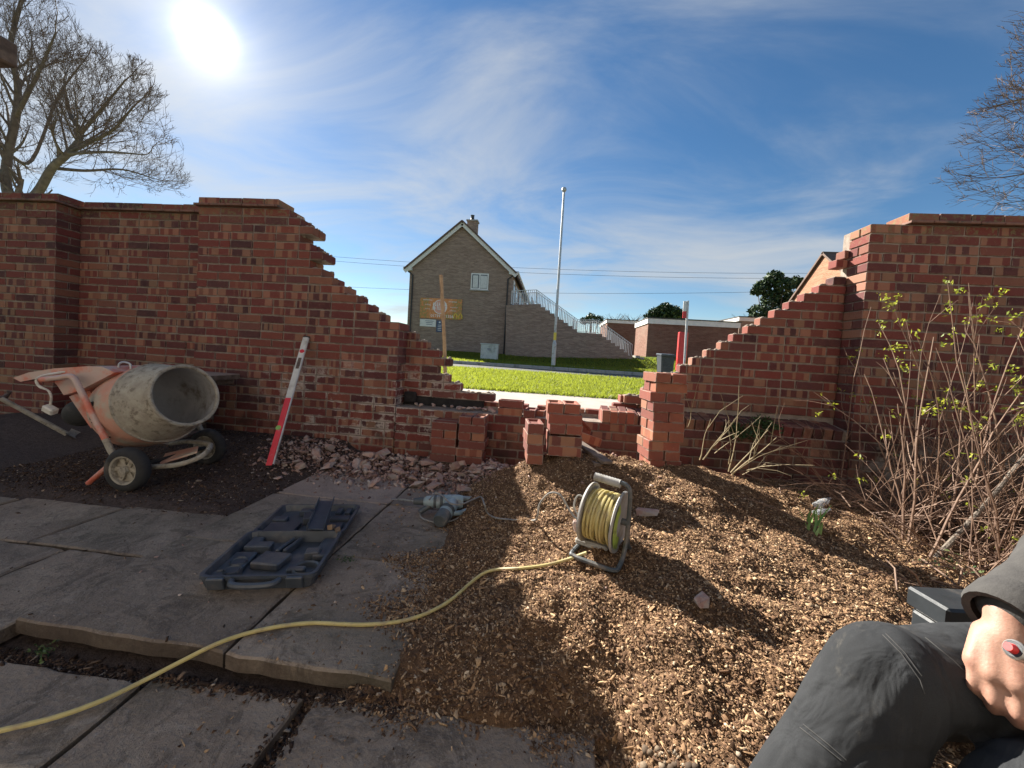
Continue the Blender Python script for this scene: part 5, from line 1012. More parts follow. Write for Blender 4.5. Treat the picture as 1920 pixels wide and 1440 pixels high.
# ------------------------------------------------------------------ cable reel and the long yellow lead
simple('reel_grey', (.30, .29, .27), (.40, .385, .36), 10, .6, bump=.2, dirt=(.22, .19, .15), dscale=9); simple('lead_yellow', (.46, .38, .14), (.56, .47, .20), 30, .55, bump=0, dirt=(.36, .28, .15), dscale=25, dlev=(.45, .7)); simple('label_green', (.36, .48, .06), (.45, .56, .1), 10, .5, bump=0, dirt=(.12, .15, .04), dscale=20)
rc = PY(1133, 968, 1.70); rz = G(rc.x, rc.y); re_ = thing('cable_reel', 'grey cable reel wound with yellow cable standing on the mulch', 'cable reel', (rc.x, rc.y, rz)); RA = Vector((math.cos(R(-27)), math.sin(R(-27)), -.06)).normalized()
RM = frame(rc, RA, (0, 0, 1)) @ Matrix.Rotation(R(90), 4, 'Y'); rad_ = .128; hw = .068
for s_ in (-1, 1):
    m = MB(); m.lathe([(.0, s_*hw+.004*s_), (.03, s_*hw+.012*s_), (.05, s_*hw+.005*s_), (rad_-.01, s_*hw+.004*s_), (rad_, s_*hw+.008*s_), (rad_+.003, s_*hw), (rad_, s_*hw-.004*s_), (.05, s_*hw-.002*s_), (.0, s_*hw-.002*s_)], 48, RM); fl = m.build('flange', 'reel_grey', re_)
m = MB(); V = []; n_ = 20
for i in range(n_+1): t_ = R(-150+i*7); V += [RM @ Vector((.062*math.cos(t_), .062*math.sin(t_), hw+.009)), RM @ Vector((.112*math.cos(t_), .112*math.sin(t_), hw+.009))]
m.add(V, [(2*i, 2*i+1, 2*i+3, 2*i+2) for i in range(n_)]); m.build('label', 'label_green', fl)
m = MB(); m.lathe([(.045, -hw), (.045, hw)], 24, RM); m.build('drum', 'reel_grey', re_)
rd = random.Random(5); m = MB(); P = []; layers = [(.088, 9), (.099, 8), (.108, 6)]
for (rr, turns) in layers:
    z0_ = -hw+.008; st_ = (2*hw-.016)/turns
    for t_ in range(turns):
        ph = rd.uniform(-.3, .3); dz = rd.uniform(-.004, .004); ln = [RM @ Vector(((rr+rd.uniform(-.001, .001)+.003*math.sin(2*a_+ph))*math.cos(a_), rr*math.sin(a_), max(-hw+.006, min(hw-.006, z0_+st_*(t_+.5)+dz+.007*math.sin(a_+ph*5))))) for a_ in np.linspace(0, 2*math.pi, 33)[:-1]]
        m.tube(ln, .0062, 6, closed=True)
m.build('wound_cable', 'lead_yellow', re_)
up = Vector((0, 0, 1)); fw = RA.cross(up).normalized(); bz_ = rc.z-rad_-.03
def rp(u_, f_, z_): q = rc+RA*u_+fw*f_; q.z = z_; return q
m = MB(); ht = rc.z+.165
m.tube(spline([rp(.0, .0, ht), rp(.06, .0, ht), rp(.095, .0, ht-.012), rp(.105, .0, ht-.05), rp(.105, .0, rc.z), rp(.105, .02, bz_+.06), rp(.105, .08, bz_+.012), rp(.09, .115, bz_), rp(0, .12, bz_), rp(-.08, .115, bz_), rp(-.1, .09, bz_+.002), rp(-.1, -.09, bz_+.002), rp(-.08, -.115, bz_), rp(0, -.12, bz_), rp(.09, -.115, bz_), rp(.105, -.08, bz_+.012), rp(.105, -.02, bz_+.06), rp(.105, .0, rc.z)], 6), .0095, 8); m.tube([rp(.105, 0, rc.z), rp(hw, 0, rc.z)], .014, 10); m.build('stand', 'drill_dark', re_)
m = MB(); gl = .115; prof = []
for i in range(19): prof.append((.0165 if i % 2 else .0185, i*gl/18))
m.lathe([(0, 0)]+prof+[(0, gl)], 16, frame(rp(-.055, 0, ht), RA, (0, 0, 1)) @ Matrix.Rotation(R(90), 4, 'Y')); m.build('grip', 'reel_grey', re_)
MB().box(rp(-.045, .0, bz_+.02), (.15, .05, .03), (0, 0, R(-27)), .008).build('foot', 'reel_grey', re_)
m = MB(); m.tube(spline([rp(-hw-.01, .0, rc.z+.05), rp(-hw-.06, 0, rc.z+.06), rp(-hw-.075, 0, rc.z), rp(-hw-.03, 0, rc.z-.05), rp(-hw-.008, 0, rc.z-.05)], 8), .0045, 6); m.build('socket_lead', 'cord_grey', re_)
hp = [(1100, 1036), (1060, 1050), (1020, 1060), (970, 1066), (930, 1068), (905, 1076), (880, 1095), (845, 1125), (800, 1150), (750, 1165), (690, 1171), (640, 1170), (590, 1168), (540, 1172), (490, 1181), (445, 1193), (400, 1210), (340, 1240), (270, 1276), (190, 1314), (100, 1346), (0, 1370), (-120, 1398), (-300, 1440)]
HP = []
for i, (a, b) in enumerate(hp):
    z_ = .05
    for _ in range(25): q = PZ(a, b, z_+.007); z_ = .5*z_+.5*topz(q.x, q.y)
    if a > 900: q = PG(a, b, .008+(.04 if i == 0 else .01 if i < 3 else 0))
    if 430 < a < 760: q = PZ(a, b, .008)
    if a <= 430: q = PZ(a, b, (.008 if a == 400 else -.02 if a == 340 else -.038))
    HP.append(q)
m = MB(); m.tube(spline(HP, 8), .0066, 8); tag(m.build('extension_lead', 'lead_yellow'), 'long yellow cable snaking from the reel across mulch and slabs', 'cable')
# ------------------------------------------------------------------ shrub on the right, twigs, shoots
k = NM('spring_leaf'); a_ = k.n('ShaderNodeAttribute', attribute_name='rv'); k.out(k.ramp(a_.outputs['Fac'], [(0, (.10, .14, .02)), (.5, (.24, .28, .035)), (1, (.42, .42, .06))]), .5, 0, .35)
tr = k.n('ShaderNodeBsdfTranslucent'); tr.inputs[0].default_value = (.45, .48, .05, 1); ms = k.n('ShaderNodeMixShader'); ms.inputs[0].default_value = .4; k.l(k.b.outputs[0], ms.inputs[1]); k.l(tr.outputs[0], ms.inputs[2]); k.l(ms.outputs[0], k.t.nodes['Material Output'].inputs[0])
rd = random.Random(77)
def canes(root, specs, leafp, mat='stem', name='stems', lsize=.016, twig=True):
    m = MB(); LC = []
    for (b, d, L_, r_, droop) in specs:
        P = []; p = Vector(b); d = Vector(d).normalized(); n_ = 8
        for i in range(n_+1):
            P.append(p.copy()); d = (d+Vector((rd.gauss(0, .07), rd.gauss(0, .07), rd.gauss(0, .05)-droop*(i/n_)))).normalized(); p = p+d*(L_/n_)
        m.tube(P, [r_*(1-.65*i/n_) for i in range(n_+1)], 5, False)
        if twig:
            for _ in range(rd.randint(1, 4)):
                i = rd.randint(2, n_-1); q = P[i]; td = ((P[i]-P[i-1]).normalized()+Vector((rd.gauss(0, .5), rd.gauss(0, .5), rd.gauss(.15, .35)))).normalized(); tl = rd.uniform(.08, .34); e = q+td*tl+Vector((0, 0, rd.uniform(-.03, .04)))
                m.tube([q, q.lerp(e, .5)+Vector((rd.gauss(0, .012), rd.gauss(0, .012), .01)), e], [r_*.55, r_*.4, r_*.25], 4, False)
                if rd.random() < leafp: LC.append(e)
                if rd.random() < leafp*.5: LC.append(q.lerp(e, .55))
        if rd.random() < leafp: LC.append(P[-1])
        if rd.random() < leafp*.7: LC.append(P[-2])
    m.build(name, mat, root); return LC
def sprigs(root, LC, size):
    C = []; 
    for c in LC:
        for _ in range(rd.randint(4, 10)): C.append((c.x+rd.gauss(0, size*.9), c.y+rd.gauss(0, size*.9), c.z+rd.gauss(.004, size*.8)))
    C = np.array(C); leaves('leaves', C, rng.uniform(size*.5, size*1.05, len(C)), 'spring_leaf', rng.uniform(0, 1, len(C)), root)['kind'] = 'stuff'
sh = thing('budding_shrub', 'tangled shrub of thin reddish stems with yellow green buds by the right wall', 'shrub', (2.5, 2.4, .05)); sp = []
for i in range(300):
    x_, y_ = rd.uniform(2.1, 3.6), rd.uniform(1.75, 2.95); lean = rd.gauss(.5, .42); sp.append(((x_, y_, G(x_, y_)-.02), (lean, rd.gauss(-.05, .28), 1), rd.uniform(.45, 1.5), rd.uniform(.0025, .0058), rd.uniform(-.02, .12)))
for i in range(460):
    x_, y_ = rd.uniform(1.95, 3.5), rd.uniform(1.7, 2.9); sp.append(((x_, y_, G(x_, y_)-.02), (rd.gauss(.5, .9), rd.gauss(-.1, .5), rd.uniform(.35, .9)), rd.uniform(.3, 1.0), rd.uniform(.0016, .0036), rd.uniform(.08, .26)))
for (px, py, qx, qy, Y0, Y1) in ((1700, 1040, 1730, 640, 2.3, 2.5), (1735, 1060, 1880, 720, 2.1, 2.2), (1690, 1030, 1700, 760, 2.35, 2.5), (1800, 1010, 1905, 480, 2.5, 2.6), (1760, 1000, 1660, 600, 2.55, 2.75), (1780, 980, 1650, 660, 2.6, 2.8), (1820, 960, 1670, 700, 2.7, 2.85), (1860, 950, 1700, 560, 2.7, 2.9), (1850, 940, 1760, 540, 2.7, 2.8), (1880, 940, 1840, 545, 2.6, 2.7), (1900, 900, 1780, 600, 2.7, 2.8)):
    a, b = PY(px, py, Y0), PY(qx, qy, Y1); sp.append((a, b-a, (b-a).length, rd.uniform(.005, .008), .02))
LC = [c_ for c_ in canes(sh, sp, .36) if c_.z > .75 or rd.random() < .15]; 
for (px, py, Y_) in ((1655, 557, 2.8), (1668, 580, 2.8), (1648, 620, 2.8), (1652, 610, 2.75), (1665, 655, 2.7), (1680, 652, 2.7), (1800, 540, 2.7), (1775, 570, 2.7), (1850, 560, 2.6), (1880, 545, 2.6), (1830, 600, 2.6), (1700, 690, 2.5), (1900, 590, 2.5), (1880, 620, 2.5), (1860, 690, 2.4), (1735, 770, 2.3), (1770, 640, 2.6), (1840, 575, 2.7), (1895, 700, 2.4)): LC += [PY(px+rd.uniform(-6, 6), py+rd.uniform(-6, 6), Y_) for _ in range(2)]
sprigs(sh, LC, .0145)
m = MB(); a, b = PZ(1735, 1065, .02), PY(1905, 875, 2.35); m.tube(spline([a, a.lerp(b, .35)+Vector((0, 0, -.02)), a.lerp(b, .7)+Vector((.02, 0, .01)), b, b+(b-a)*.4], 5), [.013]*8+[.010]*13, 8, False); m.build('old_stem', 'bark', sh)
# fallen twigs below the shrub
m = MB()
for i in range(330):
    x_, y_ = rd.uniform(1.45, 3.4), rd.uniform(1.55, 3.2)
    if rd.random() > .35+.65*min(1, max(0, (x_-1.5)/.6)): continue
    a_ = rd.uniform(0, 6.3); L_ = rd.uniform(.1, .5); z_ = G(x_, y_)+rd.uniform(.002, .05); e = Vector((x_+math.cos(a_)*L_, y_+math.sin(a_)*L_*.6, 0)); e.z = G(e.x, e.y)+rd.uniform(.0, .12); s_ = Vector((x_, y_, z_)); r_ = rd.uniform(.0018, .0045)
    m.tube([s_, s_.lerp(e, .5)+Vector((rd.gauss(0, .02), rd.gauss(0, .02), rd.uniform(0, .03))), e], [r_, r_, r_*.5], 4, False)
tag(m.build('fallen_twigs', 'stem'), 'dry fallen twigs tangled on the ground under the shrub', 'twigs', None, 'stuff')
ts = thing('cut_back_shrub', 'few bare cut back stems in front of the brick ledge', 'shrub', PG(1345, 880)); sp = []
for (px, py, qx, qy, w_) in ((1312, 862, 1345, 785, .0045), (1318, 862, 1380, 770, .005), (1330, 845, 1365, 805, .003), (1340, 850, 1378, 812, .003), (1366, 884, 1412, 790, .005), (1370, 886, 1432, 800, .005), (1372, 890, 1450, 815, .0055), (1385, 880, 1462, 830, .004), (1400, 882, 1450, 868, .003), (1392, 890, 1435, 872, .003), (1290, 800, 1300, 765, .003), (1366, 870, 1374, 835, .003)):
    a, b = PY(px, py, 2.83), PY(qx, qy, 2.78+rd.uniform(-.1, .1)); sp.append((a, b-a, (b-a).length, w_, .0))
LC = canes(ts, sp, .0, 'stem_pale')
ld_ = thing('ledge_weeds', 'dark mossy weeds growing on the front of the brick ledge', 'weeds', PY(1435, 800, FR)); C = []
for (px, py, n_, s_) in ((1430, 792, 260, .05), (1415, 812, 160, .05), (1385, 812, 120, .045), (1378, 800, 80, .03), (1450, 800, 80, .03)):
    c = PY(px, py, FR-.03); C += [(c.x+rd.gauss(0, s_), c.y+rd.gauss(0, .018), c.z+rd.gauss(0, s_*.55)) for _ in range(n_)]
leaves('weed_leaves', np.array(C), rng.uniform(.008, .02, len(C)), 'leaf', rng.uniform(0, .8, len(C)), ld_)['kind'] = 'stuff'
k = NM('shoot'); k.out(k.ramp(k.noise(6, 2, .5, k.obj()), [(.3, (.16, .30, .08)), (.7, (.36, .50, .20))]), .5, 0, .4)
for (px, py, n_, h_, lab) in ((1522, 985, 9, .14, 'taller clump of pale green bulb shoots in the mulch'), (1530, 1003, 5, .10, 'smaller clump of green bulb shoots just in front of the taller one')):
    q = PG(px, py); t_ = thing('bulb_shoots', lab, 'plant', q)
    for i in range(n_):
        m = MB(); a_ = rd.uniform(0, 6.3); b = q+Vector((rd.gauss(0, .022), rd.gauss(0, .015), -.01)); hh = h_*rd.uniform(.6, 1.15); d = Vector((rd.gauss(0, .18), rd.gauss(0, .12), 1)); sd = Vector((math.cos(a_), math.sin(a_), 0))*.006; V = []
        for j in range(5): c = b+d*hh*j/4+Vector((d.x, d.y, 0))*hh*.25*(j/4)**2; w_ = (1, 1.1, 1, .75, .15)[j]; V += [c-sd*w_, c+sd.cross(Vector((0, 0, 1)))*.25, c+sd*w_]
        m.add(V, [(j*3+s_, j*3+s_+1, j*3+s_+4, j*3+s_+3) for j in range(4) for s_ in (0, 1)], None, True); m.build('leaf', 'shoot', t_)
k = NM('clear_plastic'); k.out((.75, .78, .8), .25, 0, .5); k.b.inputs['Transmission Weight'].default_value = .65
for (pA, pB, r_, lab) in (((1532, 948), (1556, 934), .028, 'crushed clear plastic bottle lying behind the bulb shoots'), ((1528, 962), (1556, 955), .022, 'smaller piece of clear plastic beside the crushed bottle')):
    a, b = PG(*pA, .02), PG(*pB, .03); d = b-a; m = MB(); m.lathe([(0, 0), (r_*.8, .0), (r_, .01), (r_*.9, d.length*.3), (r_, d.length*.45), (r_*.85, d.length*.65), (r_*.4, d.length*.85), (r_*.4, d.length), (0, d.length)], 14, frame(a, d, (0, 0, 1)) @ Matrix.Rotation(R(90), 4, 'Y') @ Matrix.Diagonal((.6, 1, 1, 1))); tag(m.build('plastic_bottle', 'clear_plastic'), lab, 'bottle')
for (px, py, n_, lab) in ((1330, 0, 0, ''),): pass
for (px, py, lab) in ((1775, 1068, 'low green weed at the foot of the old stem'), (85, 1222, 'small green weed in the joint before the raised slab'), (650, 1050, 'tiny weed in the joint of the raised slabs')):
    q = PG(px, py) if px > 900 else PZ(px, py, -.03 if px < 200 else 0); t_ = thing('weed', lab, 'weed', q); s_ = .05 if px > 900 else .022; C = np.array([(q.x+rd.gauss(0, s_), q.y+rd.gauss(0, s_*.7), q.z+abs(rd.gauss(.0, s_*.5))) for _ in range(60)]); leaves('leaves', C, rng.uniform(.006, .018, 60)*(1 if px > 900 else .5), 'leaf', rng.uniform(.2, 1, 60), t_)['kind'] = 'stuff'

# ------------------------------------------------------------------ black tool case standing behind the person
def PC(px, py, zc): return CAM+ray(px, py)*zc
a, b, c = PC(1720, 1106, 1.06), PC(1759, 1133, .985), PC(1905, 1112, 1.06); zt = (a.z+b.z)/2; yw = math.atan2((c-a).y, (c-a).x)
simple('black_plastic', (.02, .023, .026), (.035, .04, .045), 14, .35, bump=.15, dirt=(.08, .075, .07), dscale=8, dlev=(.55, .75))
gz_ = G(a.x+.2, a.y); bx_ = thing('tool_case', 'upright black plastic tool case standing on the mulch behind the seated person', 'tool case', (a.x+.2, a.y, gz_)); TM = Matrix.Translation(((a.x+b.x)/2, (a.y+b.y)/2, gz_)) @ Matrix.Rotation(yw, 4, 'Z'); dd = .105; hh = zt-gz_
MB().box((.22, 0, hh*.42), (.43, dd-.01, hh*.84), None, .012, TM).build('body', 'black_plastic', bx_); MB().box((.22, 0, hh*.92), (.445, dd, hh*.16), None, .006, TM).build('lid', 'black_plastic', bx_)
for x_ in (.12, .32): MB().box((x_, -dd/2-.004, hh*.84), (.05, .014, .06), None, .004, TM).build('latch', 'black_plastic', bx_)
m = MB(); m.tube(spline([TM @ Vector(q) for q in ((.15, -.06, hh*.8), (.16, -.085, hh*.82), (.28, -.085, hh*.82), (.29, -.06, hh*.8))], 5), .008, 8); m.build('handle', 'black_plastic', bx_)

# ------------------------------------------------------------------ seated person at the right edge
k = NM('trouser'); P_ = k.pos(); mp = k.n('ShaderNodeMapping'); mp.inputs['Scale'].default_value = (1, 1, .35); mp.inputs['Rotation'].default_value = (0, .7, .3); k.l(P_, mp.inputs[0]); fold = k.noise(13, 3, .5, mp.outputs[0], 1.1); wv = k.noise(900, 2, .5, P_); sc_n = k.noise(9, 7, .75, P_, .5)
c = k.ramp(k.noise(5, 5, .6, P_), [(.3, (.020, .0215, .024)), (.7, (.036, .038, .041))]); c = k.mix(k.mr(sc_n, .54, .75, 0, .7), c, (.10, .092, .08)); c = k.mix(k.mr(wv, .4, .65, 0, .35), c, (.012, .012, .013))
k.bump(k.math('ADD', k.math('MULTIPLY', fold, 1.0), k.math('MULTIPLY', wv, .03)), .55, .02); k.out(c, .9, 0, .2)
simple('hoodie', (.036, .034, .033), (.055, .052, .049), 40, .95, bump=.5, dist=.002)
k = NM('skin'); O_ = k.pos(); k.bump(k.math('ADD', k.noise(220, 4, .6, O_), k.noise(70, 5, .7, O_)), .2, .0025); k.out(k.mix(k.mr(k.noise(25, 4, .6, O_), .4, .7, 0, .6), (.34, .19, .135), (.29, .13, .095)), .55, 0, .35); k.b.inputs['Subsurface Weight'].default_value = .08; k.b.inputs['Subsurface Radius'].default_value = (.012, .004, .002)
simple('stitch', (.03, .03, .03), (.055, .054, .052), 90, .9, bump=0); simple('hair', (.03, .02, .014), (.06, .04, .028), 60, .6, bump=.5); simple('sock', (.03, .03, .03), (.05, .05, .05), 30, .9); simple('boot', (.16, .11, .06), (.24, .17, .10), 12, .8, bump=.3)
def capsules(segs):
    m = MB()
    for (a, b, ra_, rb_) in segs:
        a, b = Vector(a), Vector(b); d = b-a; L_ = d.length; M_ = frame(a, d, (0, .3, 1) if abs(d.normalized().z) < .9 else (1, 0, 0)) @ Matrix.Rotation(R(90), 4, 'Y'); pr = []
        for i in range(5): t_ = R(-90+i*18); pr.append((max(1e-4, ra_*math.cos(t_)), ra_*math.sin(t_)))
        pr += [(ra_, 0), (rb_, L_)]
        for i in range(1, 6): t_ = R(i*18); pr.append((max(1e-4, rb_*math.cos(t_)), L_+rb_*math.sin(t_)))
        m.lathe(pr, 20, M_)
    return m
def remeshed(name, mb, mat, parent, vox, smooth=6, disp=None):
    o = mb.build('tmp', mat); md = o.modifiers.new('r', 'REMESH'); md.mode = 'VOXEL'; md.voxel_size = vox; s_ = o.modifiers.new('s', 'SMOOTH'); s_.iterations = smooth; s_.factor = .5
    dg = bpy.context.evaluated_depsgraph_get(); me = bpy.data.meshes.new_from_object(o.evaluated_get(dg)); bpy.data.objects.remove(o)
    me.name = name; me.materials.clear()
    if disp:
        n_ = len(me.vertices); co = np.empty(n_*3, np.float32); me.vertices.foreach_get('co', co); co = co.reshape(-1, 3); no = np.empty(n_*3, np.float32); me.vertices.foreach_get('normal', no); no = no.reshape(-1, 3)
        co = co+no*np.array([disp(Vector(c_)) for c_ in co])[:, None]; me.vertices.foreach_set('co', co.astype(np.float32).ravel())
    me.polygons.foreach_set('use_smooth', [True]*len(me.polygons)); me.update(); return link(name, me, mat, parent)
K1, H1, A1_ = PC(1664, 1276, .65), PC(2150, 1262, .72), PC(1415, 1770, .66)
K2, H2 = PC(1985, 1560, .50), PC(2420, 1480, .60); A2_ = PC(1700, 2250, .50)
hip = (H1+H2)/2; A1_.z = max(A1_.z, .12); A2_.z = .12
fx = (K1-H1).normalized(); fx = Vector((fx.x, fx.y, 0)).normalized(); sdv = fx.cross(Vector((0, 0, 1)))
chest = hip+Vector((0, 0, .42))-fx*.17; neck = chest+Vector((0, 0, .16))+fx*.04; head = neck+Vector((0, 0, .17))+fx*.05
off = (H1-H2); off.z = 0; off = off.normalized(); S1 = chest+off*.19+Vector((0, 0, .06)); S2 = chest-off*.19+Vector((0, 0, .06))
WR = PC(1893, 1162, .60); E1 = PC(2105, 990, .66); PAL = PC(1892, 1215, .585); E2 = S2+fx*.16-Vector((0, 0, .26)); W2 = PC(2010, 1330, .55)
pe = thing('person', 'person in a dark hoodie and grey work trousers seated at the right edge', 'person', (hip.x, hip.y, 0))
seg = [(hip+off*.09, hip-off*.09, .11, .11), (hip, chest, .13, .145), (chest, neck, .11, .06), (neck, head, .055, .06), (head, head+Vector((0, 0, .055)), .085, .088), (head+fx*.03-Vector((0, 0, .03)), head+fx*.035+Vector((0, 0, .03)), .068, .07), (head+fx*.095, head+fx*.108-Vector((0, 0, .025)), .012, .016),
       (S1, E1, .055, .044), (E1, WR, .044, .028), (S2, E2, .055, .044), (E2, W2, .044, .028), (H1, K1, .08, .06), (K1, A1_, .055, .04), (H2, K2, .08, .06), (K2, A2_, .055, .04), (S1, chest, .07, .1), (S2, chest, .07, .1)]
# right hand: palm, four curled fingers, thumb on the side
u_ = (PAL-WR).normalized(); tow = (CAM-PAL).normalized(); across = u_.cross(tow).normalized(); nrm = across.cross(u_).normalized()
def HQ(l, w_, n_): return WR+u_*l+across*w_+nrm*n_
seg += [(WR-u_*.03, HQ(.03, 0, 0), .028, .027), (HQ(.03, -.018, .0), HQ(.085, -.030, .004), .020, .016), (HQ(.03, 0, .0), HQ(.09, -.008, .006), .021, .017), (HQ(.03, .014, 0), HQ(.088, .014, .006), .020, .016), (HQ(.03, .022, -.002), HQ(.08, .032, .003), .017, .014)]
for w_, l_, r_ in ((-.031, .085, .0092), (-.009, .092, .0096), (.013, .088, .0092), (.032, .078, .0082)):
    seg += [(HQ(l_, w_, .004), HQ(l_+.034, w_*1.02, -.004), r_+.001, r_), (HQ(l_+.034, w_*1.02, -.004), HQ(l_+.040, w_, -.030), r_, r_*.95), (HQ(l_+.040, w_, -.030), HQ(l_+.018, w_*.95, -.044), r_*.95, r_*.85)]
seg += [(HQ(.025, -.030, -.004), HQ(.055, -.050, -.018), .014, .0115), (HQ(.055, -.050, -.018), HQ(.085, -.042, -.034), .0112, .010), (HQ(.085, -.042, -.034), HQ(.106, -.026, -.042), .0098, .0085)]
body = remeshed('body', capsules(seg), 'skin', pe, .0042, 3)
for s_ in (-1, 1):
    e = head+fx*.075+Vector((0, 0, .03))+off*s_*.032; m = MB(); m.lathe([(0, -.012), (.009, -.008), (.012, 0), (.009, .008), (0, .012)], 12, Matrix.Translation(e)); m.build('eye', 'white_paint', pe)
    m = MB(); m.lathe([(0, -.03), (.016, -.02), (.018, 0), (.014, .02), (0, .03)], 10, Matrix.Translation(head+off*s_*.088+Vector((0, 0, .02)))); m.build('ear', 'skin', pe)
m = MB(); m.tube([head+fx*.098-Vector((0, 0, .045))-off*.022, head+fx*.104-Vector((0, 0, .045)), head+fx*.098-Vector((0, 0, .045))+off*.022], .005, 6); m.build('mouth', 'pink_ink', pe)
m = MB(); m.lathe([(.097, -.02), (.099, .03), (.09, .07), (.06, .105), (0, .12)], 20, Matrix.Translation(head-fx*.012+Vector((0, 0, .025)))); m.build('hair', 'hair', pe)
def crease(p):
    v_ = (K1-H1).normalized(); t_ = (p-K1).dot(v_); near = math.exp(-((p-K1).length/.14)**2)
    w_ = noise.noise((p.x*9, p.y*9, p.z*9)); f_ = noise.noise((p.x*16+w_*1.5, p.y*16, p.z*6+w_*2))
    q_ = p-K1; al = q_.dot(v_); rg = abs(noise.noise((al*11+3+q_.z*10, q_.z*2.5, p.y*5+w_*.8)))
    return -.0045*max(0, .16-rg)/.16*(.35+.65*near)+.004*w_+.0015*f_
tro = remeshed('trousers', capsules([(hip+off*.1, hip-off*.1, .135, .135), (H1, K1, .090, .077), (K1, A1_, .082, .078), (H2, K2, .105, .086), (K2, A2_, .088, .085), (K1+Vector((0, 0, .01)), K1.lerp(A1_, .2), .082, .08)]), 'trouser', pe, .005, 5, crease)
hoo = remeshed('hoodie', capsules([(hip+Vector((0, 0, .03)), chest, .165, .185), (chest, neck-Vector((0, 0, .02)), .15, .085), (S1, chest, .095, .13), (S2, chest, .095, .13), (S1, E1, .08, .066), (E1, WR.lerp(E1, .10), .066, .049), (S2, E2, .085, .075), (E2, W2.lerp(E2, .1), .072, .05), (neck-fx*.06, neck-fx*.07+off*.02, .075, .07)]), 'hoodie', pe, .007, 4, lambda p: .006*noise.noise((p.x*12, p.y*12, p.z*12))+.003*noise.noise((p.x*30, p.y*30, p.z*14)))
cf = WR.lerp(E1, .045); ca = (E1-WR).normalized(); M_ = frame(cf, ca, (0, 0, 1)) @ Matrix.Rotation(R(90), 4, 'Y'); m = MB(); m.lathe([(.040, -.022), (.049, -.026), (.053, -.018), (.053, .018), (.050, .024), (.045, .02)], 24, M_); m.build('cuff', 'hoodie', hoo)
from mathutils.bvhtree import BVHTree
tb = BVHTree.FromPolygons([v_.co.copy() for v_ in tro.data.vertices], [tuple(p_.vertices) for p_ in tro.data.polygons])
def on_tro(px, py):
    d = ray(px, py).normalized(); h = tb.ray_cast(CAM, d, 3); return h[0]-d*.0008 if h[0] is not None else None
def seam(pts, r_=.0009):
    P = [on_tro(*p_) for p_ in [((1-t_)*a[0]+t_*b[0], (1-t_)*a[1]+t_*b[1]) for a, b in zip(pts[:-1], pts[1:]) for t_ in np.linspace(0, 1, 9)[:-1]]]; P = [p_ for p_ in P if p_ is not None]
    if len(P) > 3: m = MB(); m.tube(P, r_, 5); m.build('seam', 'stitch', tro)
for s_ in ([(1655, 1190), (1690, 1225), (1725, 1275), (1735, 1305)], [(1661, 1188), (1697, 1224), (1733, 1274)], [(1735, 1195), (1790, 1240), (1850, 1300), (1890, 1345)], [(1500, 1364), (1545, 1400), (1582, 1430)], [(1506, 1358), (1552, 1395), (1592, 1430)]): seam(s_)
dv = thing('lighter', 'small black and red device gripped in the hand of the seated person', 'device', PAL); c, c2_ = PC(1894, 1214, .552), PC(1990, 1262, .552); dm = frame(c, c2_-c, tow); m = MB(); m.lathe([(0, .004), (.0105, .004), (.012, .010), (.012, .07), (0, .072)], 16, dm @ Matrix.Rotation(R(90), 4, 'Y')); m.build('body', 'black_plastic', dv); m = MB(); m.lathe([(0, -.004), (.0055, -.004), (.007, .004), (0, .0045)], 16, dm @ Matrix.Rotation(R(90), 4, 'Y')); m.build('red_end', 'red_paint', dv); m = MB(); m.lathe([(.0108, .004), (.0132, .006), (.0132, .014), (.0122, .016)], 16, dm @ Matrix.Rotation(R(90), 4, 'Y')); m.build('collar', 'steel', dv)
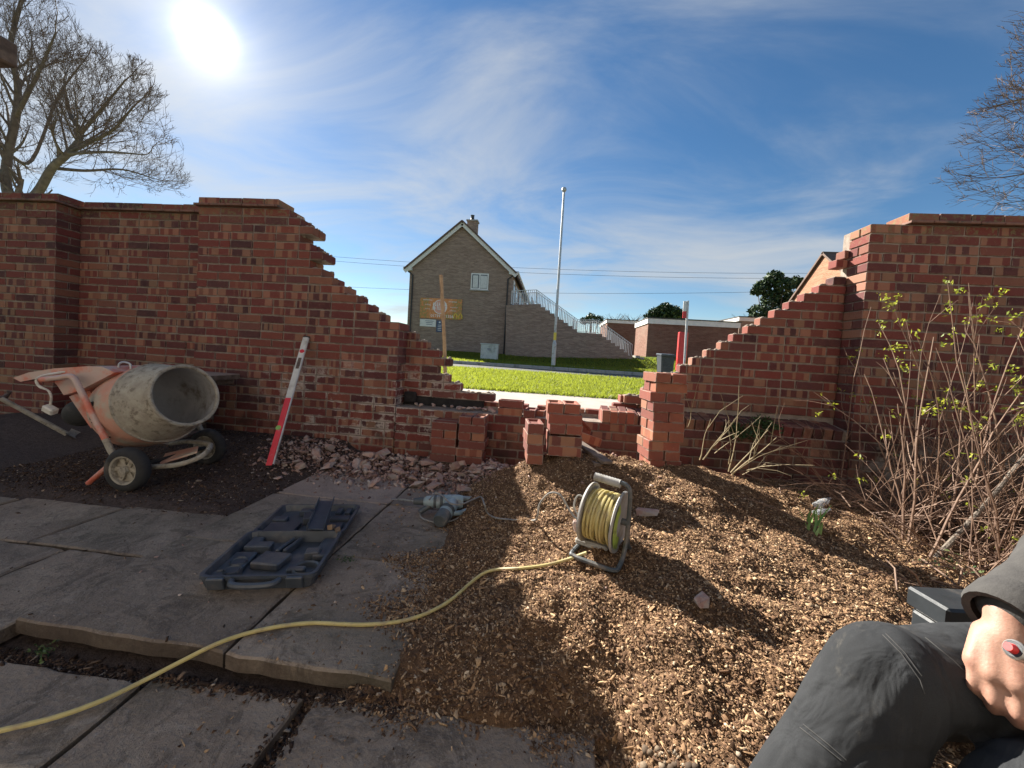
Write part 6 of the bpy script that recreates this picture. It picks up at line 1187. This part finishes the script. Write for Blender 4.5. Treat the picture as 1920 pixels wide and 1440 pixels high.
for A_ in (A1_, A2_):
    m = MB(); f_ = Vector((A_.x, A_.y, 0)); zb_ = topz(A_.x, A_.y); m.box((A_.x+fx.x*.07, A_.y+fx.y*.07, zb_+.04), (.28, .10, .08), (0, 0, math.atan2(fx.y, fx.x)), .02); m.tube([(A_.x, A_.y, zb_+.05), (A_.x, A_.y, A_.z+.06)], .055, 14); m.build('boot', 'boot', pe)
sc_ = thing('upturned_crate', 'dark plastic crate under the seated person', 'crate', (hip.x, hip.y, topz(hip.x, hip.y))); zq = hip.z-.13; z0_ = topz(hip.x, hip.y)
MB().box((hip.x+.06, hip.y, (zq+z0_)/2), (.34, .34, zq-z0_), (0, 0, .2), .012).build('shell', 'black_plastic', sc_)
for z_ in (.3, .6): MB().box((hip.x+.06, hip.y, z0_+(zq-z0_)*z_), (.35, .35, .02), (0, 0, .2), .004).build('rib', 'black_plastic', sc_)

# ------------------------------------------------------------------ unseen house behind the terrace, added as a bounce wall, with its porch beam
simple('render', (.22, .19, .165), (.28, .245, .21), 3, .9, bump=.3, world=True, dirt=(.5, .44, .37), dscale=.8)
gh_ = thing('light_bounce_house', 'unseen rendered house added behind the terrace to bounce light, with a timber porch beam', 'house', (0, -2.6, 0))
MB().box((0, -4.6, 2.55), (14, 4, 5.3)).build('wall', 'render', gh_); MB().box((0, -2.75, 5.35), (14.6, .9, .2), (R(-20), 0, 0)).build('roof', 'roof_tile', gh_)
for x_, z_, w_, h_ in ((-3.2, 1.3, 1.6, 1.3), (2.6, 1.3, 1.8, 1.3), (-3.2, 3.9, 1.4, 1.2), (2.6, 3.9, 1.4, 1.2)):
    wn_ = MB().box((x_, -2.59, z_), (w_, .06, h_)).build('window', 'white_paint', gh_); MB().box((x_, -2.555, z_), (w_*.88, .02, h_*.84)).build('pane', 'glass_dark', wn_)
d_ = MB().box((-.3, -2.57, .95), (.95, .08, 2.05)).build('door', 'white_paint', gh_); MB().box((.08, -2.52, .95), (.03, .04, .12)).build('door_handle', 'steel', d_)
e = PY(36, 106, 1.25); MB().box((e.x-.06, (1.25-2.6)/2, e.z-.003), (.12, 3.85, .085), None, .006).build('porch_beam', 'old_timber', gh_); MB().box((e.x-.06, -.9, (e.z-.05)/2), (.1, .1, e.z-.05)).build('porch_post', 'old_timber', gh_)
